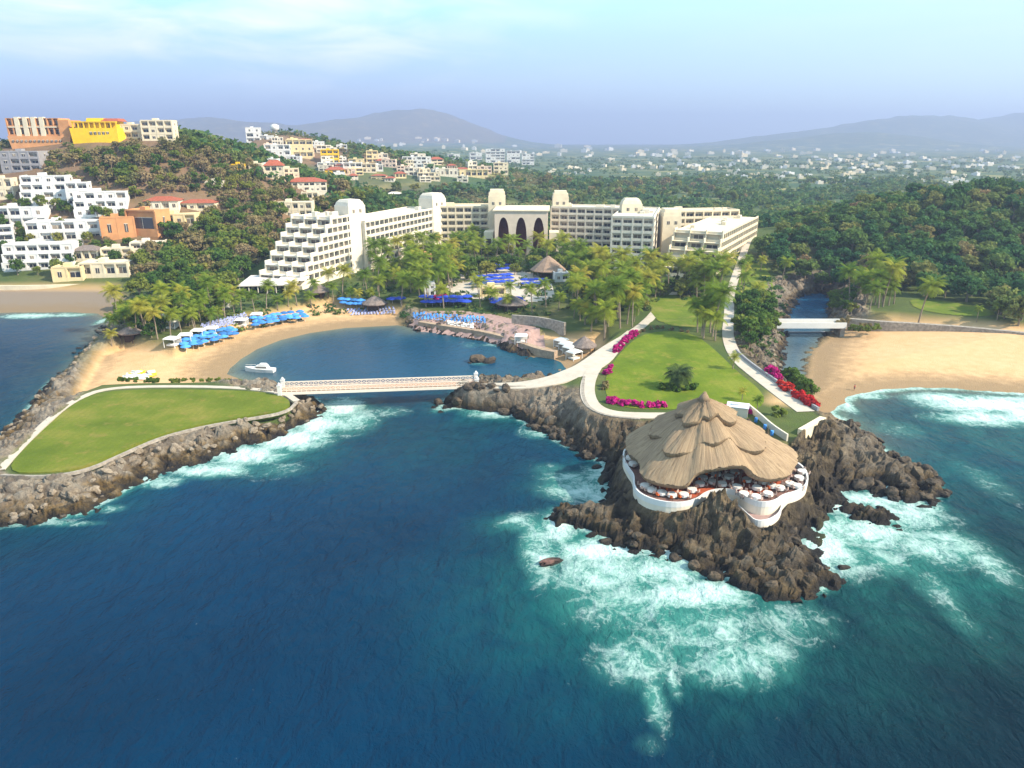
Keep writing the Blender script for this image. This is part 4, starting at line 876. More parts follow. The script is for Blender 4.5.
# ------------------------------------------------------------------ the thatched restaurant on the rocks
def restaurant():
    AX = Vector((xat(704, 125.5, 20), 125.5)); ZA = 23.9
    root = empty('thatched_restaurant', (AX.x, AX.y, 5.4), 0, 'big round restaurant under a tiered thatched roof on the sea rocks', 'restaurant')
    loc = lambda x, y, z=0: (x - AX.x, y - AX.y, z - 9.0)
    OUT = smooth(pts([(626, 446), (622, 455), (627, 466), (634, 475), (633, 485), (640, 494), (658, 501), (680, 503), (696, 499), (706, 491), (722, 488), (736, 490), (746, 497), (760, 502.5), (775, 501), (784, 494), (798, 491), (808, 484), (808, 472), (799, 462), (780, 455), (740, 446), (700, 443), (660, 444)], 6.4), 2, True)
    b = MB(); b.M = Matrix.Translation((-AX.x, -AX.y, -9.0)); b.prism(OUT, 6.2, 9.3); b.obj('base', WHITE, root)
    fl = MB(); fl.M = b.M; c0 = Vector((sum(p[0] for p in OUT) / len(OUT), sum(p[1] for p in OUT) / len(OUT)))
    INN = [tuple(c0 + (Vector(p) - c0) * .975) for p in OUT]; fl.prism(INN, 9.32, 9.36); fl.obj('floor', plain('deck_floor', (0.22, 0.12, 0.095), .7, .3, 1.2), root)
    INN2 = [tuple(c0 + (Vector(p) - c0) * .72) for p in OUT]; f2 = MB(); f2.M = b.M; f2.prism(INN2, 9.364, 9.40); f2.obj('inner_floor', plain('terracotta_floor', (.42, .10, .045), .6, .25, 1.0), root)
    w_ = MB(); w_.M = b.M; n = len(OUT)
    I9 = [tuple(c0 + (Vector(p) - c0) * .985) for p in OUT]; O9 = [tuple(c0 + (Vector(p) - c0) * 1.004) for p in OUT]
    vs = []; fs = []
    for i in range(n): vs += [(*O9[i], 9.0), (*O9[i], 10.05), (*I9[i], 10.05), (*I9[i], 9.0)]
    for i in range(n):
        j = (i + 1) % n
        for k in range(4): fs.append((i * 4 + k, i * 4 + (k + 1) % 4, j * 4 + (k + 1) % 4, j * 4 + k))
    w_.add(vs, fs); w_.obj('parapet', BWHITE, root)
    # the lower landing towards the sea
    LOW = smooth(pts([(722, 492), (736, 503), (748, 514), (756, 521), (770, 519.5), (781, 512), (783, 500), (760, 494), (740, 488)], 4.7), 2, True)
    l = MB(); l.M = b.M; l.prism(LOW, 3.5, 7.4); cl = Vector((sum(p[0] for p in LOW) / len(LOW), sum(p[1] for p in LOW) / len(LOW)))
    l.obj('landing', WHITE, root); l2 = MB(); l2.M = b.M; l2.prism([tuple(cl + (Vector(p) - cl) * .95) for p in LOW], 7.41, 7.45); l2.obj('landing_floor', PAVE, root)
    l3 = MB(); l3.M = b.M; vs = []; fs = []; n2 = len(LOW)
    for p in LOW:
        i_ = cl + (Vector(p) - cl) * .96; o_ = cl + (Vector(p) - cl) * 1.005; vs += [(*o_, 7.1), (*o_, 8.3), (*i_, 8.3), (*i_, 7.1)]
    for i in range(n2):
        j = (i + 1) % n2
        for k in range(4): fs.append((i * 4 + k, i * 4 + (k + 1) % 4, j * 4 + (k + 1) % 4, j * 4 + k))
    l3.add(vs, fs); l3.obj('landing_parapet', BWHITE, root)
    # roof: tiers of thatch over a lobed eave
    EV = [(623, 437, 13.2), (629, 452, 12.3), (637, 457, 12.8), (638, 464, 12.9), (640, 473, 12.5), (653, 479, 12.3), (670, 483, 12.3), (684, 485, 12.3), (690, 481, 13.0), (694, 473, 14.2), (706, 468, 15.0), (725, 464, 15.5), (742, 463.5, 15.5), (751, 467, 14.6), (757, 475.5, 12.8), (771, 477.5, 12.5), (785, 474.5, 12.5), (797, 466, 12.6), (801, 457, 12.8), (797, 449, 13.1), (783, 443, 13.4), (760, 434, 13.8), (735, 426, 13.9), (704, 422, 13.9), (670, 424, 13.8), (645, 427, 13.6), (629, 431, 13.4)]
    E = []
    for px, py, z in EV: x, y = gp(px, py, z - 3.6); E.append((x - AX.x, y - AX.y, z))
    E = smooth(E, 1, True); ang = np.array([math.atan2(e[1], e[0]) for e in E]); o = np.argsort(ang); ang = ang[o]; EE = np.array(E)[o]
    NA = 220; A = np.linspace(-math.pi, math.pi, NA, endpoint=False)
    R = np.interp(A, np.r_[ang - 2 * math.pi, ang, ang + 2 * math.pi], np.tile(np.hypot(EE[:, 0], EE[:, 1]), 3)); Z = np.interp(A, np.r_[ang - 2 * math.pi, ang, ang + 2 * math.pi], np.tile(EE[:, 2], 3))
    lob = np.cos(7 * (A + 0.55))
    def surf(f):
        z = ZA - (ZA - Z) * f ** 0.80 + 0.55 * np.abs(np.cos(3.5 * (A + 0.2))) * np.sin(math.pi * min(f, 1)) * 1.2; return z
    for k, (f0, f1, lift) in enumerate(((0.0, 0.36, 1.9), (0.24, 0.68, 0.95), (0.52, 1.0, 0.0))):
        rings = []; NR = 9
        vs = []; fs = []
        for i in range(NR):
            f = f0 + (f1 - f0) * i / (NR - 1)
            sc_ = 1 + 0.09 * lob * (i / (NR - 1)) * (1 if k < 2 else .25)
            r = R * f * sc_ * (1 + .006 * np.random.RandomState(i + k * 20).randn(NA) * (i > NR - 3)); z = surf(f) + lift * (0.35 + .65 * i / (NR - 1)) - 0.35 * (i / (NR - 1)) ** 4
            vs += [(r[j] * math.cos(A[j]), r[j] * math.sin(A[j]), z[j] - 9.0 + 0.09 * math.sin(j * 7.1 + i * 3) + .07 * math.sin(j * 2.3 + i)) for j in range(NA)]
        f = f1; r = R * f1 * (1 + 0.09 * lob * (1 if k < 2 else .25)); z = surf(f1) + lift - .35; vs += [(r[j] * math.cos(A[j]), r[j] * math.sin(A[j]), z[j] - 9.0) for j in range(NA)]
        r = r * .975; z = z - 0.75
        vs += [(r[j] * math.cos(A[j]), r[j] * math.sin(A[j]), z[j] - 9.0) for j in range(NA)]
        r = r * .9; vs += [(r[j] * math.cos(A[j]), r[j] * math.sin(A[j]), z[j] - 8.9) for j in range(NA)]
        for i in [i for i in range(NR + 2) if i != NR - 1]:
            for j in range(NA): fs.append((i * NA + j, i * NA + (j + 1) % NA, (i + 1) * NA + (j + 1) % NA, (i + 1) * NA + j))
        t = MB(); t.add(vs, fs); t.obj('roof_tier', THATCH, root, True)
    fin = MB(); fin.tube([(0, 0, ZA - 9 - .4), (0, 0, ZA - 9 + .5), (0.1, 0, ZA - 9 + 1.2)], [1.2, .7, .25], 9); fin.obj('finial', THATCH, root, True)
    for k in range(12):
        a = k * math.pi / 6 + .2; r = np.interp(a if a < math.pi else a - 2 * math.pi, A, R) * .72; p = MB(); p.tube([(r * math.cos(a), r * math.sin(a), .3), (r * math.cos(a), r * math.sin(a), 4.6)], .2, 6); p.obj('post', DARKW, root)
    bar = MB(); bar.box(-4, 4, -2, 3, .38, 1.6); bar.box(-2.5, 2.5, -1, 2.2, 1.6, 4.2); bar.obj('bar_counter', DARKW, root)
    return AX, OUT, c0
AX, DECK, DC = restaurant()
def table_proto():
    t = empty('dining_table', (0, 0, 0), 0, 'round table under a white cloth on the restaurant deck', 'table', 'white dining tables on the restaurant deck')
    a = MB(); a.tube([(0, 0, 0), (0, 0, .7)], [.3, .08], 8); a.obj('pedestal', DARKW, t)
    c = MB(); c.tube([(0, 0, .28), (0, 0, .7), (0, 0, .75)], [.92, .84, .84], 14); c.obj('tablecloth', WCANV, t); return t
def chair_proto(mat, word, group):
    t = empty('dining_chair', (0, 0, 0), 0, f'{word} dining chair pulled up to a restaurant table', 'chair', group)
    a = MB(); a.box(-.25, .25, -.25, .25, .42, .5); a.obj('seat', mat, t); b = MB(); b.box(-.25, .25, .2, .27, .5, 1.0, 0, .03, 0); b.obj('backrest', mat, t)
    for x in (-.21, .21):
        for y in (-.21, .21): l = MB(); l.box(x - .03, x + .03, y - .03, y + .03, 0, .42); l.obj('leg', DARKW, t)
    return t
TP = table_proto(); CW = chair_proto(plain('pale_chair_fabric', (.50, .36, .30), .8, .1), 'pale covered', 'pale chairs on the restaurant deck'); CO = chair_proto(ORCH, 'orange', 'orange chairs under the thatched eaves'); used = {id(TP): 0, 'w': 0, 'o': 0}
def fresh(proto, key):
    if not used.get(key): used[key] = 1; return proto
    return copy_tree(proto)
_k = 0
for px, py, o_ in [(645, 486, 0), (652, 490, 0), (662, 493, 1), (672, 495, 1), (684, 495, 1), (692, 490, 0), (700, 484, 0), (713, 482, 0), (722, 484, 0), (729, 477, 0), (737, 487, 0), (744, 494, 0), (756, 497, 0), (757, 488, 0), (768, 494, 0), (772, 486, 1), (780, 488, 0), (790, 484, 0), (799, 478, 0), (802, 472, 0), (797, 486, 0), (630, 458, 0), (633, 464, 0), (716, 474, 1), (735, 472, 1), (747, 480, 1), (764, 482, 1), (703, 478, 1)]:
    x, y = gp(px, py, 6.2); t = fresh(TP, 'tp'); t.location = (x, y, 5.77)
    for k in range(4):
        a = k * math.pi / 2 + px; c = fresh(CO, 'o') if (o_ and k % 2) else fresh(CW, 'w'); c.location = (x + 1.15 * math.cos(a), y + 1.15 * math.sin(a), 5.77); c.rotation_euler = (0, 0, a - math.pi / 2)
def service_yard():
    b = MB(); P = pts([(728, 405), (742, 404), (748, 412), (733, 414)], 8); cx = sum(p[0] for p in P) / 4; cy_ = sum(p[1] for p in P) / 4
    t = empty('service_shed', (cx, cy_, 6.5), math.radians(-20), 'flat white service shed tucked behind the thatched roof', 'shed')
    b.box(-2.2, 2.2, -1.6, 1.6, 0, 2.2); b.obj('wall', WHITE, t); r = MB(); r.box(-2.4, 2.4, -1.8, 1.8, 2.21, 2.4); r.box(-1.2, .2, -.6, .6, 2.4, 2.8); r.obj('roof', plain('white_roof', (.7, .7, .72), .6, .05), t)
    d = MB(); d.box(2.2, 2.26, -.5, .5, 0, 2); d.obj('door', GREYP, t)
    low_wall([(748, 410), (760, 420), (772, 431), (787, 441)], 6.5, 1.5, .35, WHITE, 'white wall of the narrow service yard behind the thatch')
    for k, (px, py) in enumerate([(756, 420), (765, 427), (772, 433)]):
        x, y = gp(px, py, 7.0); w_ = MB(); w_.tube([(0, 0, 0), (0, 0, .1), (0, 0, .95), (0, 0, 1.05)], [.32, .36, .36, .30], 10); o = w_.obj('barrel', BLUEC); o.location = (x, y, 6.5); tag(o, 'blue plastic barrel standing in the white service yard', 'barrel', 'blue barrels in the service yard')
service_yard()

# ------------------------------------------------------------------ the white footbridge and the river bridge
def footbridge():
    a = Vector((*gp(283, 389, 5), 4.6)); c = Vector((*gp(475, 382.5, 5), 4.8)); d = (c - a); L = d.length; rz = math.atan2(d.y, d.x)
    t = empty('footbridge', a, rz, 'long white lattice footbridge across the lagoon mouth', 'bridge')
    CRM = plain('cream_paint', (.78, .69, .57), .6, .08, 1.0)
    K = MB(); K.box(0, L, -2.0, 2.0, .25, .40); K.obj('deck', plain('bridge_deck', (.50, .25, .15), .8, .25, 1.5), t)
    g = MB()
    for y in (-2.1, 2.1): g.box(-.3, L + .3, y - .16, y + .16, -.45, .22)
    for k in range(int(L / 3)): g.box(k * 3 + .9, k * 3 + 1.1, -1.9, 1.9, -.1, .2)
    g.obj('girder', CRM, t)
    for y in (-2.1, 2.1):
        r = MB(); r.box(0, L, y - .09, y + .09, 1.45, 1.66); r.box(0, L, y - .06, y + .06, .52, .66); n = int(L / 1.2)
        for k in range(n + 1): x = L * k / n; r.box(x - .07, x + .07, y - .075, y + .075, .23, 1.46)
        for k in range(n):
            x0 = L * k / n; x1 = L * (k + 1) / n; r.tube([(x0, y, .62), (x1, y, 1.47)], .06, 4); r.tube([(x1, y, .62), (x0, y, 1.47)], .06, 4)
        r.obj('railing', CRM, t)
    for x in (-.4, L + .4):
        for y in (-2.3, 2.3): p = MB(); p.box(x - .45, x + .45, y - .45, y + .45, -2.5, 2.0); p.box(x - .55, x + .55, y - .55, y + .55, 2.0, 2.2); p.tube([(x, y, 2.2), (x, y, 2.5), (x, y, 2.9)], [.3, .4, .05], 8); p.obj('gatepost', BWHITE, t)
    for x in (0, L): q = MB(); q.box(x - 2.2, x + 2.2, -2.6, 2.6, -7, -.48); q.obj('abutment', STONEW, t)
footbridge()
def river_bridge():
    a = Vector((*gp(778, 324, 5), 4.2)); c = Vector((*gp(846, 324, 5), 4.2)); d = c - a; L = d.length; t = empty('river_bridge', a, math.atan2(d.y, d.x), 'low white road bridge over the calm river mouth', 'bridge')
    k = MB(); k.box(0, L, 0, 6, -.6, .1); k.obj('deck', PATHM, t)
    for y in (.1, 5.9): p = MB(); p.box(-.3, L + .3, y - .2, y + .2, -.75, 1.2); p.obj('parapet', BWHITE, t)
    for x in (.6, L - .6): q = MB(); q.box(x - .8, x + .8, .4, 5.6, -6, -.61); q.obj('abutment', STONEW, t)
    w_ = MB(); P0 = gp(783, 331.5, .4); P1 = gp(826, 331.5, .4); w_.box(P0[0], P1[0], P0[1] - .5, P0[1] + .5, -1, .35); tag(w_.obj('weir', GREYP), 'thin dark weir wall across the river below the white bridge', 'weir')
river_bridge()
# ------------------------------------------------------------------ trees and plants
def leaf_mat(name, stops, attr=False, transl=0.25):
    q = Nodes(name); g = q.geo()
    r = q.attr('tone')[0] if attr else q.n('ObjectInfo').outputs['Random']
    c = q.ramp(r, stops); n = q.noise(0.7, 3, 0.6, vec=g)
    f = q.rng(n, .3, .7, .65, 1.25); cc = q.n('CombineColor'); [q.l(f, cc.inputs[i]) for i in range(3)]
    c = q.mix(1.0, c, cc.outputs[0], 'MULTIPLY'); q.col(c); q.rough(0.8, 0.12)
    if transl:
        t = q.n('BsdfTranslucent'); q.l(c, t.inputs[0]); m = q.n('MixShader'); m.inputs[0].default_value = transl
        q.l(q.b.outputs[0], m.inputs[1]); q.l(t.outputs[0], m.inputs[2]); q.l(m.outputs[0], q.t.nodes['Material Output'].inputs[0])
    return q.m
GREEN = leaf_mat('tree_leaves', [(0, (0.06, 0.13, 0.025)), (.35, (0.105, 0.18, 0.028)), (.7, (0.175, 0.225, 0.035)), (1, (0.27, 0.26, 0.05))], transl=.42)
DEEP = leaf_mat('forest_leaves', [(0, (0.045, 0.13, 0.045)), (.4, (0.085, 0.175, 0.042)), (.72, (0.16, 0.215, 0.05)), (.92, (0.23, 0.235, 0.065)), (1, (0.31, 0.20, 0.11))], transl=.42)
DRY = leaf_mat('dry_hill_leaves', [(0, (0.15, 0.17, 0.045)), (.3, (0.28, 0.23, 0.095)), (.6, (0.32, 0.26, 0.12)), (.8, (0.33, 0.245, 0.125)), (1, (0.12, 0.18, 0.04))], transl=.4)
PALM = leaf_mat('palm_fronds', [(0, (0.12, 0.20, 0.022)), (.4, (0.20, 0.28, 0.028)), (.75, (0.29, 0.33, 0.036)), (1, (0.43, 0.38, 0.055))], transl=.45)
MASS = leaf_mat('woodland_leaves', [(0, (0.045, 0.12, 0.045)), (.4, (0.085, 0.17, 0.045)), (.7, (0.16, 0.21, 0.05)), (1, (0.29, 0.26, 0.085))], True, 0.4)
MASSDRY = leaf_mat('dry_woodland_leaves', [(0, (0.11, 0.17, 0.04)), (.4, (0.22, 0.21, 0.08)), (.7, (0.31, 0.255, 0.115)), (1, (0.34, 0.255, 0.14))], True, 0.4)
MAG = leaf_mat('magenta_flowers', [(0, (0.45, 0.01, 0.16)), (1, (0.62, 0.025, 0.26))], transl=.2)
REDF = leaf_mat('red_flowers', [(0, (0.50, 0.02, 0.03)), (1, (0.62, 0.05, 0.03))], transl=.2)
BARK = plain('bark', (0.27, 0.215, 0.16), .9, .3, 2)
def cloud(nc, per, R, H, leaf, seed, flat=0.0):
    """leaf-sized faces gathered in clumps through an uneven crown"""
    r = np.random.RandomState(seed); th = r.rand(nc) * 2 * np.pi; u = r.rand(nc) ** .5; zc = r.rand(nc)
    cr = R * (0.25 + .62 * u) * np.sqrt(np.clip(1 - (zc * 1.5 - .62) ** 2, .15, 1)); cen = np.stack([cr * np.cos(th), cr * np.sin(th), H * (0.12 + .74 * zc)], 1)
    cs = R * (0.24 + .22 * r.rand(nc)); n = nc * per; k = np.repeat(np.arange(nc), per)
    d = r.randn(n, 3); d /= np.linalg.norm(d, axis=1)[:, None]; rad = (0.45 + .6 * r.rand(n) ** .6)[:, None]
    p = cen[k] + d * rad * cs[k][:, None] * np.array([1, 1, .75])
    nr_ = d + .7 * r.randn(n, 3) + np.array([0, 0, .45]); nr_ /= np.linalg.norm(nr_, axis=1)[:, None]
    a = np.cross(nr_, r.randn(n, 3)); a /= np.linalg.norm(a, axis=1)[:, None] + 1e-9; b = np.cross(nr_, a)
    s = (leaf * (.6 + .8 * r.rand(n)))[:, None]; s2 = s * (.5 + .35 * r.rand(n))[:, None]
    return np.stack([p - a * s, p - b * s2, p + a * s, p + b * s2], 1).reshape(-1, 3)
def leafmesh(name, V, mat): return npmesh(name, V, np.arange(len(V)).reshape(-1, 4), mat, None, False)
def trunkmesh(h, r0, R, H, seed):
    r = random.Random(seed); b = MB(); b.tube([(0, 0, -1.2), (.1 * h * .2, .05, h * .5), (.12, -.1, h * 1.0 + H * .25)], [r0 * 1.25, r0, r0 * .6], 7)
    for k in range(5):
        a = k * 1.26 + r.random(); b.tube([(.08, 0, h * .75), (math.cos(a) * R * .3, math.sin(a) * R * .3, h + H * .2), (math.cos(a) * R * .62, math.sin(a) * R * .62, h + H * .5)], [r0 * .5, r0 * .35, r0 * .12], 5)
    return b.mesh('trunk', BARK)
def tree_kinds(name, mats, R, H, h, nc, per, leaf, nv):
    K = []
    for i in range(nv):
        s = 100 + i * 7 + len(name) * 31; K.append((leafmesh('crown', cloud(nc, per, R, H, leaf, s), mats[i % len(mats)]), trunkmesh(h, R * .06, R, H, s), h))
    return K
def plant_tree(name, K, x, y, z, s, label, cat, group, sq=1.0):
    cm, tm, h = K[rng.randrange(len(K))]; o = empty(name, (x, y, z), rng.random() * 6.28, label, cat, group); o.scale = (s, s, s * sq)
    part('trunk', tm, o); part('crown', cm, o, (0, 0, h * .72)); return o
def inpoly(P, n, fn, mind, seed, maxtry=60):
    """random spots of the ground inside a patch of the photograph"""
    r = random.Random(seed); P = [tuple(p) for p in P]; x0 = min(p[0] for p in P); x1 = max(p[0] for p in P); y0 = min(p[1] for p in P); y1 = max(p[1] for p in P)
    A = np.array(P); got = []; t = 0
    cand = []
    m = n * maxtry; PX = np.array([r.uniform(x0, x1) for _ in range(m)]); PY = np.array([r.uniform(y0, y1) for _ in range(m)])
    ok = sdpoly(A, PX, PY) > 0
    for px, py in zip(PX[ok], PY[ok]):
        if len(got) >= n: break
        x, y, z = hit(px, py)
        if y > 2000: continue
        if z < 0.9 or not free(x, y): continue
        d = mind(y) if callable(mind) else mind
        if any((x - a) ** 2 + (y - b) ** 2 < d * d for a, b, c in got): continue
        got.append((x, y, z))
    return got
NOTREE = [np.array(pts([(895, 296), (940, 300), (992, 308), (1003, 320), (960, 320), (905, 314)], 5)), np.array(pts([(645, 300), (690, 296), (724, 296), (722, 328), (655, 326)], 7))]
def free(x, y, pad=1.5):
    for Pl in NOTREE:
        if Pl[:, 0].min() < x < Pl[:, 0].max() and Pl[:, 1].min() < y < Pl[:, 1].max() and sdpoly(Pl, np.array([x]), np.array([y]))[0] > 0: return False
    for a, b, r in EXCL:
        if (x - a) ** 2 + (y - b) ** 2 < r * r: return False
    for a, b, rz, L, w_ in RECT:
        dx, dy = x - a, y - b; u = dx * math.cos(rz) + dy * math.sin(rz); v = -dx * math.sin(rz) + dy * math.cos(rz)
        if -pad - 1 < u < L + pad and -pad - 2 < v < w_ + pad: return False
    for Pl, hw in KEEP:
        if float(dline(Pl, np.array([x]), np.array([y]))[0]) < hw: return False
    return True
KEEP = [(pts([(632, 333), (645, 322), (660, 304), (676, 290)], 6.5), 2.6), (pts([(474, 381), (510, 384), (545, 382), (575, 375), (594, 366), (612, 349), (632, 333)], 6), 4.5), (pts([(748, 252), (738, 272), (730, 292), (729, 315), (727, 338), (737, 360), (760, 378), (785, 397)], 6.5), 3.2)]
def draw_order(K): return K
# palms
def palm_crown(nf, Lf, seed, droop=0.9):
    r = random.Random(seed); V = []
    for i in range(nf):
        az = i * 2.399 + r.uniform(-.2, .2); el = math.radians(72 - 100 * (i / nf) + r.uniform(-8, 8)); L = Lf * r.uniform(.85, 1.1); NS = 9; p = Vector((0, 0, 0)); e = el; P = []
        for k in range(NS + 1):
            P.append((p.copy(), e)); p = p + Vector((math.cos(az) * math.cos(e), math.sin(az) * math.cos(e), math.sin(e))) * (L / NS); e -= math.radians(10.5 * droop) * (0.5 + k / NS)
        side = Vector((-math.sin(az), math.cos(az), 0))
        for k in range(NS):
            (p0, e0), (p1, _) = P[k], P[k + 1]; f = (k + .5) / NS; ll = L * .29 * (math.sin(math.pi * min(1, f * .92 + .12)) ** .6)
            fw = (p1 - p0)
            for s in (-1, 1):
                for m in (0, .5):
                    q0 = p0 + fw * m; tip = q0 + side * s * ll + fw * .9 + Vector((0, 0, -ll * .45 - .12 * ll * r.random()))
                    V += [q0, q0 + fw * .38, tip + fw * .2, tip]
        for k in range(0, NS): pass
    return np.array([tuple(v) for v in V])
def palm_trunk(h, bend, seed, r0=.22):
    b = MB(); P = [(bend * (k / 6) ** 2, .12 * math.sin(k), -1 + (h + 1) * k / 6) for k in range(7)]; b.tube(P, [r0 * 1.5, r0 * 1.1, r0, r0 * .95, r0 * .9, r0 * .85, r0 * .8], 7)
    return b.mesh('trunk', BARK), (bend, .12 * math.sin(6), h)
PK = []
for i, (h, be, nf, Lf) in enumerate([(6.5, .5, 17, 4.0), (8.5, 1.2, 19, 4.3), (10, -.9, 18, 4.2), (5.2, .2, 16, 3.7), (11.5, 1.6, 20, 4.5)]):
    tm, top = palm_trunk(h, be, i); PK.append((leafmesh('crown', palm_crown(nf, Lf, 40 + i), PALM), tm, top))
def plant_palm(x, y, z, s, label, group, k=None, name='coconut_palm'):
    cm, tm, top = PK[rng.randrange(len(PK)) if k is None else k]; o = empty(name, (x, y, z), rng.random() * 6.28, label, 'palm tree', group); o.scale = (s, s, s)
    part('trunk', tm, o); part('crown', cm, o, top, rng.random() * 6.28); return o
NP = 0
for poly, n, md, lab, grp, ss in [
    ([(372, 252), (440, 246), (500, 250), (560, 256), (612, 268), (610, 284), (540, 268), (470, 266), (452, 300), (440, 312), (385, 308), (365, 280)], 105, 3.7, 'coconut palm in the dense grove between hotel wings and pool', 'palms of the grove before the hotel', (.95, 1.25)),
    ([(470, 300), (520, 300), (560, 300), (560, 316), (470, 310)], 9, 4, 'coconut palm rising between blue parasols by the pool', 'palms between the pool parasols', (.7, .95)),
    ([(575, 278), (640, 284), (720, 284), (722, 300), (650, 300), (640, 322), (618, 345), (604, 344), (575, 318), (566, 296)], 84, 3.8, 'tall coconut palm in the garden below the seaward hotel blocks', 'palms of the garden below the hotel', (1.0, 1.3)),
    ([(692, 296), (722, 296), (722, 342), (700, 338), (690, 320)], 18, 3.0, 'coconut palm in the thick clump beside the garden road', 'palms in the clump beside the garden road', (.95, 1.25)),
    ([(118, 322), (170, 318), (220, 308), (270, 308), (300, 300), (345, 296), (370, 292), (380, 304), (330, 306), (250, 318), (185, 334), (150, 345), (120, 338)], 55, 3.8, 'coconut palm in the beach garden behind the parasols', 'palms in the beach garden', (.7, 1.0)),
    ([(735, 262), (775, 268), (790, 285), (770, 312), (740, 300)], 9, 5, 'yellowish palm on the bright slope beside the garden road', 'palms on the slope by the road', (.8, 1.0)),
    ([(845, 292), (900, 292), (905, 308), (845, 312)], 20, 3.4, 'coconut palm of the dark row behind the sand beach', 'palms of the row behind the beach', (1.0, 1.3)),
    ([(940, 315), (1010, 320), (1010, 326), (940, 322)], 3, 6, 'small young palm on the rubble wall along the beach', 'young palms by the beach wall', (.5, .6)),
    ([(100, 330), (125, 325), (140, 345), (112, 348)], 5, 4, 'low palm near the hut at the root of the breakwater', 'palms at the root of the breakwater', (.6, .8)),
    ([(590, 175), (700, 180), (760, 190), (880, 200), (850, 212), (770, 226), (620, 190)], 0, 9, '', '', (1, 1))]:
    for x, y, z in inpoly(poly, n, None, md, n * 3 + 1): plant_palm(x, y, z, rng.uniform(*ss), lab, grp); NP += 1
x, y, z = hit(918, 325); plant_palm(x, y, z, 1.25, 'lone tall palm leaning over the sand beach wall', None, 4)
x, y, z = hit(574, 318); plant_palm(x, y, z, 0.8, 'short palm standing above the small lagoon hut', None, 0)
for px, py, s, lab in [(742, 400, .42, 'small palm at the edge of the headland lawn by the thatch'), (757, 409, .45, 'little palm in the lawn corner next to the service path'), (733, 369, .65, 'slim young palm midway along the lawn edge')]:
    x, y = gp(px, py, 6.6); plant_palm(x, y, 6.6, s, lab, None, 3)
def date_palm():
    x, y = gp(678, 388, 6.6); o = empty('date_palm', (x, y, 6.6), 0, 'big bushy date palm alone in the middle of the headland lawn', 'palm tree')
    tm, top = palm_trunk(3.6, .1, 9, .42); part('trunk', tm, o); m = leaf_mat('date_fronds', [(0, (.05, .085, .025)), (1, (.06, .095, .03))]); part('crown', leafmesh('crown', palm_crown(44, 4.3, 77, 1.15), m), o, top)
    for k, (px, py, s) in enumerate([(664, 389, 1.0), (690, 389, 1.2), (676, 391, .9)]):
        x, y = gp(px, py, 6.6); b = link(bpy.data.objects.new('shrub', leafmesh('shrub', cloud(8, 40, 1.5 * s, 2.0 * s, .35, 60 + k), GREEN))); b.location = (x, y, 6.45)
        tag(b, ['dark round shrub at the landward foot of the date palm', 'larger dark shrub right beside the date palm trunk', 'low dark shrub in front of the date palm'][k], 'shrub')
date_palm()
